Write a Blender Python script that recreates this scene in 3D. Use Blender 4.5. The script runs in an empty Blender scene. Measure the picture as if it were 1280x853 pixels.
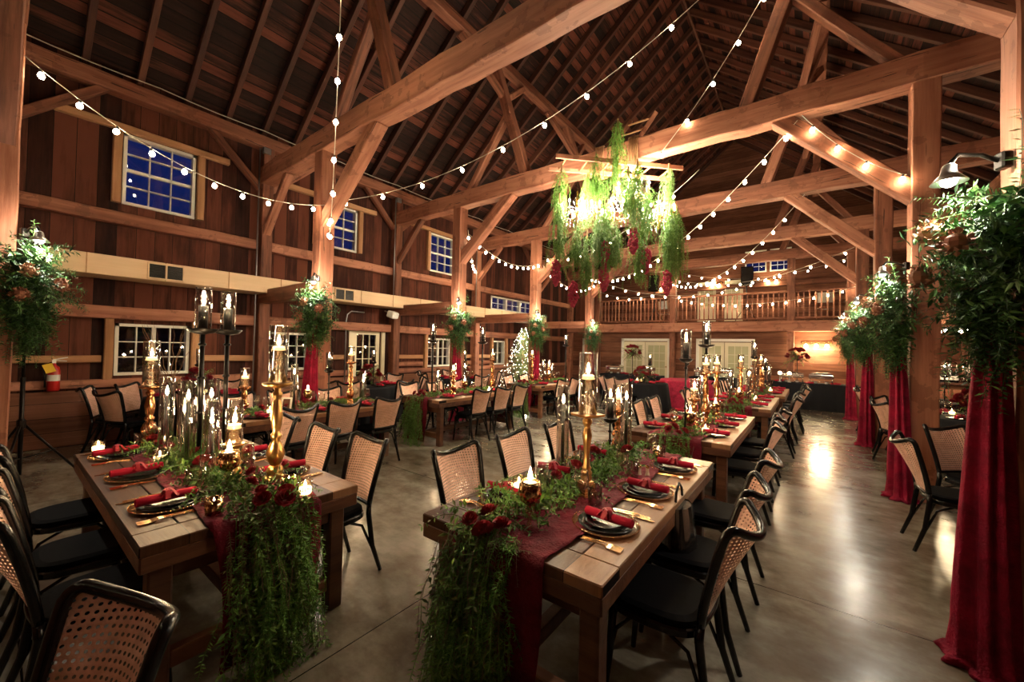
import bpy, math, random
from math import sin, cos, pi, sqrt, radians, atan2, hypot
from mathutils import Vector, Matrix
random.seed(7)
SC = bpy.context.scene
COL = SC.collection
RND = random.Random(11)

# ------------------------------------------------------------------ materials
def mat(name, base=(.5, .5, .5), rough=.5, metal=0., spec=.5, sheen=0., emis=None, es=0.):
    m = bpy.data.materials.new(name); m.use_nodes = True
    b = m.node_tree.nodes['Principled BSDF']
    b.inputs['Base Color'].default_value = (*base, 1)
    b.inputs['Roughness'].default_value = rough
    b.inputs['Metallic'].default_value = metal
    b.inputs['Specular IOR Level'].default_value = spec
    if sheen: b.inputs['Sheen Weight'].default_value = sheen
    if emis:
        b.inputs['Emission Color'].default_value = (*emis, 1)
        b.inputs['Emission Strength'].default_value = es
        m.cycles.emission_sampling = 'NONE'
    return m
def N(m, t, **kw):
    n = m.node_tree.nodes.new(t)
    for k, v in kw.items(): setattr(n, k, v)
    return n
def LK(m, a, b): m.node_tree.links.new(a, b)
def bsdf(m): return m.node_tree.nodes['Principled BSDF']
def mapped(m, scale, coord='Object', rot=(0, 0, 0)):
    tc = N(m, 'ShaderNodeTexCoord'); mp = N(m, 'ShaderNodeMapping')
    mp.inputs['Scale'].default_value = scale; mp.inputs['Rotation'].default_value = rot
    LK(m, tc.outputs[coord], mp.inputs['Vector']); return mp.outputs['Vector']
def noise(m, vec, scale=1., detail=4., rough=.6):
    n = N(m, 'ShaderNodeTexNoise'); n.inputs['Scale'].default_value = scale
    n.inputs['Detail'].default_value = detail; n.inputs['Roughness'].default_value = rough
    LK(m, vec, n.inputs['Vector']); return n.outputs['Fac']
def ramp(m, fac, stops):
    r = N(m, 'ShaderNodeValToRGB'); e = r.color_ramp.elements
    while len(e) < len(stops): e.new(.5)
    for q, (p, c) in zip(e, stops): q.position = p; q.color = (*c, 1)
    LK(m, fac, r.inputs['Fac']); return r.outputs['Color']
def mth(m, op, a, b=None, c=None):
    n = N(m, 'ShaderNodeMath', operation=op)
    for i, x in enumerate((a, b, c)):
        if x is None: continue
        if isinstance(x, (int, float)): n.inputs[i].default_value = x
        else: LK(m, x, n.inputs[i])
    return n.outputs[0]
def mixc(m, fac, a, b, mode='MIX'):
    n = N(m, 'ShaderNodeMix', data_type='RGBA', blend_type=mode)
    for i, x in ((0, fac), (6, a), (7, b)):
        if isinstance(x, (int, float)): n.inputs[i].default_value = x
        elif isinstance(x, tuple): n.inputs[i].default_value = (*x, 1)
        else: LK(m, x, n.inputs[i])
    return n.outputs[2]
def bump(m, h, strength=.3, dist=.01):
    b = N(m, 'ShaderNodeBump'); b.inputs['Strength'].default_value = strength
    b.inputs['Distance'].default_value = dist
    LK(m, h, b.inputs['Height']); LK(m, b.outputs['Normal'], bsdf(m).inputs['Normal'])

def wood(name, c0, c1, c2, axis='X', rough=.6, fine=1., per_obj=.25, bmp=.35, crack=False):
    m = mat(name, rough=rough, spec=.3)
    s = {'X': (.9, 14, 14), 'Y': (14, .9, 14), 'Z': (14, 14, .9)}[axis]
    v = mapped(m, tuple(k * fine for k in s))
    a = noise(m, v, 1., 6, .65)
    s2 = {'X': (.5, 2.5, 2.5), 'Y': (2.5, .5, 2.5), 'Z': (2.5, 2.5, .5)}[axis]
    b = noise(m, mapped(m, s2), 1.3, 3, .5)
    f = mth(m, 'ADD', mth(m, 'MULTIPLY', a, .6), mth(m, 'MULTIPLY', b, .4))
    oi = N(m, 'ShaderNodeObjectInfo')
    f = mth(m, 'ADD', f, mth(m, 'MULTIPLY', mth(m, 'SUBTRACT', oi.outputs['Random'], .5), per_obj))
    col = ramp(m, f, [(.28, c0), (.5, c1), (.72, c2)])
    if crack:
        s3 = {'X': (1.1, 24, 24), 'Y': (24, 1.1, 24), 'Z': (24, 24, 1.1)}[axis]
        ck = noise(m, mapped(m, s3), 1., 2, .5)
        col = mixc(m, mth(m, 'MULTIPLY', mth(m, 'LESS_THAN', ck, .315), .8), col, tuple(k * .25 for k in c0))
        bl = noise(m, mapped(m, (3, 3, 3)), 1.6, 4, .6)
        col = mixc(m, mth(m, 'MULTIPLY', mth(m, 'GREATER_THAN', bl, .60), .35), col, c0)
    LK(m, col, bsdf(m).inputs['Base Color'])
    bump(m, a, bmp, .012)
    return m
def boards(name, cols, hax, vax, width, rough=.75, gap=.03, streak=None, spread=1.):
    """boards laid side by side along hax, grain along vax (object coordinates)"""
    m = mat(name, rough=rough, spec=.2)
    tc = N(m, 'ShaderNodeTexCoord'); sx = N(m, 'ShaderNodeSeparateXYZ'); LK(m, tc.outputs['Object'], sx.inputs[0])
    h, v = sx.outputs[hax], sx.outputs[vax]
    q = mth(m, 'MULTIPLY', h, 1 / width)
    idx = mth(m, 'FLOOR', q); fr = mth(m, 'FRACT', q)
    wn = N(m, 'ShaderNodeTexWhiteNoise', noise_dimensions='1D'); LK(m, idx, wn.inputs['W'])
    cb = N(m, 'ShaderNodeCombineXYZ')
    LK(m, mth(m, 'MULTIPLY', h, 16), cb.inputs[0])
    LK(m, mth(m, 'ADD', mth(m, 'MULTIPLY', v, 1.1), mth(m, 'MULTIPLY', wn.outputs['Value'], 40)), cb.inputs[1])
    g = noise(m, cb.outputs[0], 1., 6, .65)
    cb2 = N(m, 'ShaderNodeCombineXYZ')
    LK(m, mth(m, 'MULTIPLY', h, 3), cb2.inputs[0]); LK(m, mth(m, 'MULTIPLY', v, .8), cb2.inputs[1])
    st = noise(m, cb2.outputs[0], 1.2, 4, .6)
    f = mth(m, 'ADD', mth(m, 'ADD', mth(m, 'MULTIPLY', g, .5), mth(m, 'MULTIPLY', st, .42)), mth(m, 'MULTIPLY', wn.outputs['Value'], .3 * spread))
    col = ramp(m, f, [(.36, cols[0]), (.6, cols[1]), (.8, cols[2])])
    edge = mth(m, 'LESS_THAN', fr, gap)
    col = mixc(m, edge, col, (.006, .004, .003))
    LK(m, col, bsdf(m).inputs['Base Color'])
    bump(m, mth(m, 'SUBTRACT', g, mth(m, 'MULTIPLY', edge, 2.)), .4, .012)
    return m

M = {}
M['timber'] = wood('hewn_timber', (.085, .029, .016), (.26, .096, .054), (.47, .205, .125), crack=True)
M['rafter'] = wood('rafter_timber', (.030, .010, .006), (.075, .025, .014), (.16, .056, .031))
M['trimwood'] = wood('new_pine', (.30, .14, .06), (.42, .21, .10), (.52, .29, .15), rough=.6)
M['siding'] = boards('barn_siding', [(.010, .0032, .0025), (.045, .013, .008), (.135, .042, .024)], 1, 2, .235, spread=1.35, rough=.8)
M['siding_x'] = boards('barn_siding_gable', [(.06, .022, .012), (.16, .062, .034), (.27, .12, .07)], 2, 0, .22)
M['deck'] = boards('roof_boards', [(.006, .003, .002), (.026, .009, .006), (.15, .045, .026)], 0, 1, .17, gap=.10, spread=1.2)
M['plank'] = boards('loft_floor', [(.08, .035, .018), (.16, .07, .04), (.24, .11, .06)], 0, 1, .16)
M['tabletop'] = boards('reclaimed_table_top', [(.030, .011, .005), (.105, .045, .021), (.27, .138, .070)], 0, 1, .17, rough=.36, gap=.022, spread=1.2)
M['tablewood'] = wood('reclaimed_table_wood', (.035, .013, .007), (.10, .040, .019), (.21, .092, .045), rough=.5)
M['black'] = mat('black_lacquer', (.0028, .0028, .0032), .24, spec=.42)
M['blackcloth'] = mat('black_cloth', (.006, .006, .008), .8, spec=.2)
M['cushion'] = mat('black_cushion', (.0018, .002, .003), .75, spec=.06)
M['iron'] = mat('black_iron', (.016, .013, .011), .33, metal=.7)
M['gold'] = mat('antique_gold', (.62, .36, .13), .28, metal=1.)
M['brass'] = mat('copper_gold', (.66, .32, .14), .25, metal=1.)
M['flat'] = mat('gold_flatware', (.85, .52, .25), .16, metal=1.)
M['steel'] = mat('brushed_steel', (.55, .55, .55), .28, metal=1.)
M['chrome'] = mat('chafer_chrome', (.75, .73, .70), .15, metal=1.)
M['white'] = mat('white_paint', (.80, .78, .70), .45)
M['cream'] = mat('cream_door_paint', (.72, .64, .46), .45)
M['duct'] = wood('pale_duct_panel', (.66, .46, .27), (.74, .53, .33), (.80, .59, .38), axis='Y', rough=.55, per_obj=0., bmp=.05)
M['conduit'] = mat('grey_conduit', (.35, .35, .36), .35, metal=.8)
M['napkin'] = mat('red_linen', (.40, .010, .034), .8, spec=.2)
M['ribbon'] = mat('crimson_ribbon', (.33, .006, .018), .6)
M['rose'] = mat('deep_red_petals', (.24, .004, .012), .65)
M['waxglow'] = mat('candle_lit_wax', (.85, .66, .42), .5, emis=(1., .55, .22), es=.9)
M['ivory'] = mat('ivory_wax', (.80, .70, .52), .5)
M['blackwax'] = mat('black_wax', (.012, .010, .010), .35)
M['rope'] = mat('jute_rope', (.36, .17, .08), .9)
M['soil'] = mat('night_ground', (.01, .012, .009), .95)
M['red'] = mat('red_enamel', (.45, .010, .008), .3)
M['yellow'] = mat('yellow_card', (.75, .45, .02), .6)
M['tan'] = mat('tan_flower', (.24, .095, .05), .8)
M['peach'] = mat('peach_flower', (.34, .18, .10), .8)
M['amaranth'] = mat('amaranth_blossom', (.40, .030, .075), .8)
M['burg'] = mat('burgundy_leaf', (.10, .014, .022), .6)
M['darkglass'] = mat('dark_vessel', (.02, .02, .02), .08, spec=.8)
M['paper'] = mat('white_card', (.8, .78, .74), .7)
M['bark'] = mat('twig_bark', (.24, .13, .06), .8)
M['flame'] = mat('candle_flame', (1, .8, .5), .5, emis=(1., .68, .34), es=45)
M['chandbulb'] = mat('chandelier_bulb', (1, .9, .7), .3, emis=(1., .84, .60), es=110)
M['bulb'] = mat('warm_bulb', (1, .9, .7), .3, emis=(1., .78, .48), es=34)
M['lampglow'] = mat('cool_lamp', (1, 1, 1), .3, emis=(1., .93, .80), es=60)
M['fairy'] = mat('fairy_light', (1, .9, .7), .3, emis=(1., .86, .60), es=9)
M['votiveglow'] = mat('glowing_votive_wax', (.9, .8, .6), .6, emis=(1., .72, .38), es=3.2)
M['socket'] = mat('black_socket', (.02, .02, .02), .5)
M['wire'] = mat('pale_wire', (.55, .48, .40), .5)
M['sconceglass'] = mat('sconce_glass', (1, .9, .7), .4, emis=(1., .74, .40), es=16)

def velvet(name, c):
    m = mat(name, c, .75, spec=.2, sheen=.10)
    bsdf(m).inputs['Sheen Tint'].default_value = (.9, .12, .2, 1)
    n = noise(m, mapped(m, (1, 1, 1)), 90, 3)
    n2 = noise(m, mapped(m, (1, 1, 1)), 9, 3)
    LK(m, mixc(m, mth(m, 'MULTIPLY_ADD', n2, 2., -.5), tuple(k * .5 for k in c), tuple(k * 1.5 for k in c)), bsdf(m).inputs['Base Color'])
    bump(m, mth(m, 'ADD', n, mth(m, 'MULTIPLY', noise(m, mapped(m, (1, 1, 1)), 22, 3), 2.)), .5, .012)
    return m
M['velvet'] = velvet('burgundy_velvet', (.105, .002, .010))
M['drape'] = velvet('red_drape_velvet', (.22, .004, .026))
M['redcloth'] = velvet('red_tablecloth', (.34, .016, .050))

def leafmat(name, cols, rough=.5):
    m = mat(name, rough=rough, spec=.35)
    g = N(m, 'ShaderNodeNewGeometry')
    LK(m, ramp(m, g.outputs['Random Per Island'], [(i / (len(cols) - 1), c) for i, c in enumerate(cols)]), bsdf(m).inputs['Base Color'])
    bsdf(m).inputs['Transmission Weight'].default_value = 0
    return m
M['garland'] = leafmat('garland_greens', [(.04, .09, .014), (.08, .19, .028), (.16, .29, .045), (.09, .10, .035), (.11, .24, .04)])
M['cedar'] = leafmat('cedar_greens', [(.05, .13, .018), (.10, .26, .035), (.18, .34, .06)])
M['plume'] = leafmat('smoky_plume', [(.10, .05, .035), (.19, .11, .075), (.08, .09, .03)])
M['hang'] = leafmat('hanging_greens', [(.07, .17, .02), (.12, .26, .035), (.20, .34, .07)])
M['hangpale'] = leafmat('pale_hanging_greens', [(.16, .28, .08), (.25, .38, .14), (.12, .25, .05)])
M['swag'] = leafmat('swag_greens', [(.010, .030, .010), (.022, .07, .018), (.05, .13, .03), (.11, .22, .06)])
M['spruce'] = leafmat('spruce_needles', [(.06, .09, .03), (.10, .14, .05), (.16, .19, .08)])
M['hedge'] = leafmat('night_hedge', [(.004, .006, .003), (.008, .012, .005)])

def glassmat(name, tint=(1, 1, 1), base=.05, edge=.75, rough=.02, alpha=.0, body=(.8, .8, .8)):
    m = bpy.data.materials.new(name); m.use_nodes = True
    nt = m.node_tree; nt.nodes.remove(nt.nodes['Principled BSDF'])
    out = nt.nodes['Material Output']
    tr = N(m, 'ShaderNodeBsdfTransparent'); tr.inputs[0].default_value = (*tint, 1)
    gl = N(m, 'ShaderNodeBsdfGlossy'); gl.inputs['Roughness'].default_value = rough
    lw = N(m, 'ShaderNodeLayerWeight'); lw.inputs['Blend'].default_value = .5
    f = mth(m, 'ADD', mth(m, 'MULTIPLY', mth(m, 'POWER', lw.outputs['Facing'], 2.2), edge), base)
    mx = N(m, 'ShaderNodeMixShader'); LK(m, f, mx.inputs[0]); LK(m, tr.outputs[0], mx.inputs[1]); LK(m, gl.outputs[0], mx.inputs[2])
    last = mx.outputs[0]
    if alpha:
        df = N(m, 'ShaderNodeBsdfDiffuse'); df.inputs[0].default_value = (*body, 1)
        m2 = N(m, 'ShaderNodeMixShader'); m2.inputs[0].default_value = alpha
        LK(m, last, m2.inputs[1]); LK(m, df.outputs[0], m2.inputs[2]); last = m2.outputs[0]
    LK(m, last, out.inputs['Surface']); return m
M['glass'] = glassmat('clear_glass', (.97, .96, .94), .11, .95)
M['pane'] = glassmat('window_pane', (.93, .95, .97), .06, .55)
M['water'] = mat('water_in_vase', (.96, .90, .80), .02, spec=.5); bsdf(M['water']).inputs['Transmission Weight'].default_value = 1.; bsdf(M['water']).inputs['IOR'].default_value = 1.33
M['charger'] = glassmat('amber_glass_charger', (.80, .60, .45), .16, .5, .06, .25, (.45, .25, .15))
M['crystal'] = glassmat('crystal', (.97, .97, .95), .35, .5, .03)
M['votive'] = glassmat('votive_glass', (.98, .92, .8), .10, .5, .05)
M['mercury'] = mat('mercury_gold_glass', (.75, .55, .32), .18, metal=1.)
_m = M['mercury']; _n = noise(_m, mapped(_m, (60, 60, 60)), 1., 3)
LK(_m, ramp(_m, _n, [(.42, (.9, .66, .36)), (.56, (.25, .14, .06))]), bsdf(_m).inputs['Base Color'])

def cane():
    m = bpy.data.materials.new('woven_cane'); m.use_nodes = True
    b = bsdf(m); b.inputs['Roughness'].default_value = .55; b.inputs['Specular IOR Level'].default_value = .35
    uv = N(m, 'ShaderNodeTexCoord').outputs['UV']
    mp = N(m, 'ShaderNodeMapping'); mp.inputs['Scale'].default_value = (1 / .0175, 1 / .0175, 1); LK(m, uv, mp.inputs['Vector'])
    fr = N(m, 'ShaderNodeVectorMath', operation='FRACTION'); LK(m, mp.outputs[0], fr.inputs[0])
    sb = N(m, 'ShaderNodeVectorMath', operation='SUBTRACT'); LK(m, fr.outputs[0], sb.inputs[0]); sb.inputs[1].default_value = (.5, .5, 0)
    ln = N(m, 'ShaderNodeVectorMath', operation='LENGTH'); LK(m, sb.outputs[0], ln.inputs[0])
    hole = mth(m, 'LESS_THAN', ln.outputs['Value'], .25)
    n = noise(m, mp.outputs[0], .35, 3)
    LK(m, ramp(m, n, [(.3, (.70, .40, .29)), (.6, (.88, .55, .43)), (.8, (.93, .63, .50))]), b.inputs['Base Color'])
    tr = N(m, 'ShaderNodeBsdfTransparent'); mx = N(m, 'ShaderNodeMixShader')
    LK(m, hole, mx.inputs[0]); LK(m, b.outputs[0], mx.inputs[1]); LK(m, tr.outputs[0], mx.inputs[2])
    LK(m, mx.outputs[0], m.node_tree.nodes['Material Output'].inputs['Surface'])
    bump(m, mth(m, 'SINE', mth(m, 'MULTIPLY', ln.outputs['Value'], 9.)), .25, .002)
    return m
M['cane'] = cane()

def concrete():
    m = mat('polished_concrete', (.3, .28, .24), .2, spec=.5)
    v = mapped(m, (1, 1, 1))
    a = noise(m, v, .8, 6, .62); b = noise(m, v, 7., 5, .6); c = noise(m, mapped(m, (1, 1.6, 1)), 2.4, 5, .7)
    f = mth(m, 'ADD', mth(m, 'ADD', mth(m, 'MULTIPLY', a, .5), mth(m, 'MULTIPLY', b, .15)), mth(m, 'MULTIPLY', c, .38))
    col = ramp(m, f, [(.36, (.055, .043, .029)), (.5, (.165, .142, .105)), (.64, (.32, .295, .24))])
    tc = N(m, 'ShaderNodeTexCoord'); sx = N(m, 'ShaderNodeSeparateXYZ'); LK(m, tc.outputs['Object'], sx.inputs[0])
    def joint(o, period, off, w):
        q = mth(m, 'FRACT', mth(m, 'MULTIPLY', mth(m, 'ADD', o, -off + period * 10.5), 1 / period))
        return mth(m, 'LESS_THAN', mth(m, 'ABSOLUTE', mth(m, 'SUBTRACT', q, .5)), w / period)
    j = mth(m, 'MAXIMUM', joint(sx.outputs[1], 3.2, 3.33, .0045), joint(sx.outputs[0], 4.1, -2.0, .0035))
    LK(m, mixc(m, j, col, (.012, .010, .008)), bsdf(m).inputs['Base Color'])
    LK(m, mth(m, 'ADD', mth(m, 'MULTIPLY', c, .22), .10), bsdf(m).inputs['Roughness'])
    bump(m, mth(m, 'SUBTRACT', b, mth(m, 'MULTIPLY', j, 3.)), .04, .01)
    return m
M['floor'] = concrete()

# ------------------------------------------------------------------ mesh builder
class MB:
    def __init__(s): s.v = []; s.f = []; s.uv = None
    def add(s, vs, fs):
        o = len(s.v); s.v.extend([tuple(x) for x in vs]); s.f.extend([tuple(i + o for i in q) for q in fs]); return s
    def box(s, c, d, R=None, ch=0.):
        x, y, z = d[0] / 2, d[1] / 2, d[2] / 2
        if ch:
            ring = [(-x + ch, -y), (x - ch, -y), (x, -y + ch), (x, y - ch), (x - ch, y), (-x + ch, y), (-x, y - ch), (-x, -y + ch)]
            ri2 = [(px * (1 - ch / x), py * (1 - ch / y)) for px, py in ring]
            vs = [(*p, -z) for p in ri2] + [(*p, -z + ch) for p in ring] + [(*p, z - ch) for p in ring] + [(*p, z) for p in ri2]
            fs = [tuple(range(7, -1, -1)), tuple(range(24, 32))]
            for k in range(3):
                for i in range(8):
                    j = (i + 1) % 8; fs.append((k * 8 + i, k * 8 + j, k * 8 + 8 + j, k * 8 + 8 + i))
        else:
            vs = [(sx * x, sy * y, sz * z) for sz in (-1, 1) for sy in (-1, 1) for sx in (-1, 1)]
            fs = [(0, 2, 3, 1), (4, 5, 7, 6), (0, 1, 5, 4), (2, 6, 7, 3), (0, 4, 6, 2), (1, 3, 7, 5)]
        vs = [Vector(q) for q in vs]
        if R is not None: vs = [R @ q for q in vs]
        c = Vector(c); return s.add([q + c for q in vs], fs)
    def tube(s, pts, r, n=8, cap=True, flat=1.):
        pts = [Vector(p) for p in pts]; rs = r if isinstance(r, (list, tuple)) else [r] * len(pts)
        vs = []; fs = []; up = None
        for i, p in enumerate(pts):
            t = (pts[min(i + 1, len(pts) - 1)] - pts[max(i - 1, 0)])
            if t.length < 1e-9: t = Vector((0, 0, 1))
            t.normalize()
            if up is None:
                up = Vector((0, 0, 1)) if abs(t.z) < .9 else Vector((1, 0, 0))
            a = t.cross(up)
            if a.length < 1e-6: a = t.cross(Vector((0, 1, 0)))
            a.normalize(); b = a.cross(t).normalized(); up = b
            for k in range(n):
                an = 2 * pi * k / n; vs.append(p + a * (cos(an) * rs[i]) + b * (sin(an) * rs[i] * flat))
        for i in range(len(pts) - 1):
            for k in range(n):
                j = (k + 1) % n; fs.append((i * n + k, i * n + j, (i + 1) * n + j, (i + 1) * n + k))
        if cap:
            fs.append(tuple(range(n - 1, -1, -1))); fs.append(tuple(range((len(pts) - 1) * n, len(pts) * n)))
        return s.add(vs, fs)
    def lathe(s, prof, n=16, c=(0, 0, 0), cap=False, sq=False):
        vs = []; fs = []
        for r, z in prof:
            for k in range(n):
                an = 2 * pi * (k + .5) / n; q = 1.
                if sq: q = 1 / max(abs(cos(an)), abs(sin(an)))
                vs.append((c[0] + r * q * cos(an), c[1] + r * q * sin(an), c[2] + z))
        for i in range(len(prof) - 1):
            for k in range(n):
                j = (k + 1) % n; fs.append((i * n + k, i * n + j, (i + 1) * n + j, (i + 1) * n + k))
        if cap:
            fs.append(tuple(range(n - 1, -1, -1))); fs.append(tuple(range((len(prof) - 1) * n, len(prof) * n)))
        return s.add(vs, fs)
    def ball(s, c, r, n=8, m=6, sz=1.):
        return s.lathe([(max(r * sin(pi * i / m), 1e-4), -r * sz * cos(pi * i / m)) for i in range(m + 1)], n, c)
    def grid(s, nu, nv, fn):
        vs = [fn(i / nu, j / nv) for j in range(nv + 1) for i in range(nu + 1)]
        fs = [(j * (nu + 1) + i, j * (nu + 1) + i + 1, (j + 1) * (nu + 1) + i + 1, (j + 1) * (nu + 1) + i) for j in range(nv) for i in range(nu)]
        return s.add(vs, fs)
    def prism(s, poly, z0, z1):
        n = len(poly); vs = [(x, y, z0) for x, y in poly] + [(x, y, z1) for x, y in poly]
        fs = [tuple(range(n - 1, -1, -1)), tuple(range(n, 2 * n))] + [(i, (i + 1) % n, n + (i + 1) % n, n + i) for i in range(n)]
        return s.add(vs, fs)
    def leaf(s, p, d, nrm, L, w):
        d = d.normalized(); a = d.cross(nrm)
        if a.length < 1e-5: a = d.cross(Vector((.3, .5, .8)))
        a.normalize(); u = a.cross(d)
        s.add([p, p + d * (L * .45) + a * w * .5 + u * w * .15, p + d * L, p + d * (L * .45) - a * w * .5 + u * w * .15], [(0, 1, 2, 3)])
    def build(s, name, m, parent=None, smooth=False, mx=None):
        me = bpy.data.meshes.new(name); me.from_pydata(s.v, [], s.f)
        if s.uv is not None:
            l = me.uv_layers.new(name='UVMap')
            for lp in me.loops: l.data[lp.index].uv = s.uv[lp.vertex_index]
        if smooth: me.polygons.foreach_set('use_smooth', [True] * len(me.polygons))
        me.materials.append(m if not isinstance(m, str) else M[m]); me.update()
        o = bpy.data.objects.new(name, me); COL.objects.link(o)
        if parent is not None: o.parent = parent
        if mx is not None: o.matrix_local = mx
        return o

ALLLAB = {}
def tag(o, label, cat, group=None):
    n = len(label.split())
    if not 4 <= n <= 16: print('LABEL LENGTH', n, label)
    if label in ALLLAB and not group: print('DUP LABEL', label)
    ALLLAB[label] = 1
    o['label'] = label; o['category'] = cat
    if group: o['group'] = group
    return o
def thing(name, label, cat, loc=(0, 0, 0), rz=0., group=None):
    o = bpy.data.objects.new(name, None); COL.objects.link(o)
    o.empty_display_size = .1; o.location = loc; o.rotation_euler = (0, 0, rz)
    if label: tag(o, label, cat, group)
    return o
KIDS = {}
def kids(o): return [c for c in o.children]
def copy_tree(o, parent=None):
    c = o.copy(); COL.objects.link(c)
    if parent is not None: c.parent = parent
    for ch in kids(o): copy_tree(ch, c)
    return c
class Proto:
    """first use moves the original, later uses copy it"""
    def __init__(s, fn): s.fn = fn; s.o = None
    def put(s, loc, rz, label, cat, group=None, tilt=None):
        if s.o is None: o = s.o = s.fn()
        else: o = copy_tree(s.o)
        o.location = loc; o.rotation_euler = (tilt[0], tilt[1], rz) if tilt else (0, 0, rz)
        if 'group' in o: del o['group']
        tag(o, label, cat, group); return o
TRIM = [0]
def struct(o, label=None):
    o['kind'] = 'structure'
    if label: o['label'] = label
    return o
def trim(mb, m, mx=None, label=None, smooth=False):
    TRIM[0] += 1
    return struct(mb.build('trim_%d' % TRIM[0], m, mx=mx, smooth=smooth), label)
def frame_mx(p0, p1, up=(0, 0, 1)):
    p0, p1 = Vector(p0), Vector(p1); x = (p1 - p0).normalized(); u = Vector(up)
    if abs(x.dot(u)) > .98: u = Vector((0, 1, 0))
    y = u.cross(x).normalized(); z = x.cross(y)
    return Matrix(((x.x, y.x, z.x, p0.x), (x.y, y.y, z.y, p0.y), (x.z, y.z, z.z, p0.z), (0, 0, 0, 1))), (p1 - p0).length
def beam_mb(L, w, h, rough=.006, ch=.012, step=.35):
    mb = MB(); n = max(2, int(L / step)); y, z = w / 2, h / 2; vs = []; fs = []
    for i in range(n + 1):
        dy, dz = RND.uniform(-rough, rough), RND.uniform(-rough, rough)
        s = 1 + RND.uniform(-rough, rough) * 2
        for (a, b) in ((-y + ch, -z), (y - ch, -z), (y, -z + ch), (y, z - ch), (y - ch, z), (-y + ch, z), (-y, z - ch), (-y, -z + ch)):
            vs.append((L * i / n, a * s + dy, b * s + dz))
    for i in range(n):
        for k in range(8):
            j = (k + 1) % 8; fs.append((i * 8 + k, i * 8 + j, i * 8 + 8 + j, i * 8 + 8 + k))
    fs.append(tuple(range(7, -1, -1))); fs.append(tuple(range(n * 8, n * 8 + 8)))
    return mb.add(vs, fs)
def beam(p0, p1, w, h, m='timber', up=(0, 0, 1), rough=.006, label=None, ch=.012):
    mx, L = frame_mx(p0, p1, up); return trim(beam_mb(L, w, h, rough, ch), m, mx, label)

# ------------------------------------------------------------------ the barn shell
XL, XR, YF, YB, YG = -9.0, 3.6, -4.5, 16.3, 19.5
XM, ZE, ZR, SL = -2.7, 6.0, 11.1, (11.1 - 6.0) / 6.3
struct(MB().box(((XL + XR) / 2, (YF + YG) / 2, -.1), (XR - XL + .6, YG - YF + .6, .2)).build('floor', 'floor'))
def wall_cells(u0, u1, z0, z1, holes):
    us = sorted({u0, u1, *[h[0] for h in holes], *[h[1] for h in holes]})
    out = []
    for a, b in zip(us, us[1:]):
        hs = sorted([(h[2], h[3]) for h in holes if h[0] < (a + b) / 2 < h[1]]); z = z0
        for p, q in hs:
            if p > z: out.append((a, b, z, p))
            z = max(z, q)
        if z < z1: out.append((a, b, z, z1))
    return out
HL = [(1.20, 2.16, 1.05, 1.90), (3.42, 4.30, 1.05, 1.86), (5.36, 6.16, 0., 2.06), (7.72, 8.66, 1.02, 1.87), (10.72, 11.42, 1.02, 1.87),
      (1.22, 2.17, 3.86, 5.02), (4.44, 5.39, 3.90, 4.94), (7.74, 8.73, 3.86, 5.0), (10.6, 13.2, 2.98, 3.46)]
w = MB()
for a, b, p, q in wall_cells(YF, YG, 0, ZE + .05, HL): w.box((XL - .08, (a + b) / 2, (p + q) / 2), (.16, b - a, q - p))
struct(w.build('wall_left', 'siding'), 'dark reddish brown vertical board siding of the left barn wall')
w = MB().box((XR + .08, (YF + YG) / 2, (ZE + .05) / 2), (.16, YG - YF, ZE + .05)); struct(w.build('wall_right', 'siding'))
def gable(name, y, holes, m, z0=0.):
    w = MB()
    for a, b, p, q in wall_cells(XL - .16, XR + .16, z0, ZE, [h for h in holes if h[3] <= ZE]): w.box(((a + b) / 2, y + .08, (p + q) / 2), (b - a, .16, q - p))
    us = sorted({XL, XR, XM, *[h[0] for h in holes if h[3] > ZE], *[h[1] for h in holes if h[3] > ZE]})
    top = lambda x: ZR - SL * abs(x - XM)
    for a, b in zip(us, us[1:]):
        hs = [h for h in holes if h[3] > ZE and h[0] < (a + b) / 2 < h[1]]
        zb = hs[0][3] if hs else ZE
        w.add([(a, y, zb), (b, y, zb), (b, y, top(b)), (a, y, top(a)), (a, y + .16, zb), (b, y + .16, zb), (b, y + .16, top(b)), (a, y + .16, top(a))],
              [(0, 1, 2, 3), (7, 6, 5, 4), (0, 4, 5, 1), (2, 6, 7, 3)])
    return struct(w.build(name, m))
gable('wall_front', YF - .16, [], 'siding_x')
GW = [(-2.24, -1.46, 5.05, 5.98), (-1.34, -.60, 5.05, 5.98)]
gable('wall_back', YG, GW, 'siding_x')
HB = [(-7.35, -6.55, 0, 2.06), (-5.55, -3.86, 0, 2.06), (-3.42, -1.58, 0, 2.06)]
HB = [(-8.22, -7.44, 0, 2.06), (-6.38, -4.46, 0, 2.08), (-3.42, -1.58, 0, 2.08)]
w = MB()
for a, b, p, q in wall_cells(XL, XR, 0, 2.78, HB): w.box(((a + b) / 2, YB + .08, (p + q) / 2), (b - a, .16, q - p))
struct(w.build('wall_partition', 'siding_x'), 'horizontal board wall under the gallery')
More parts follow.
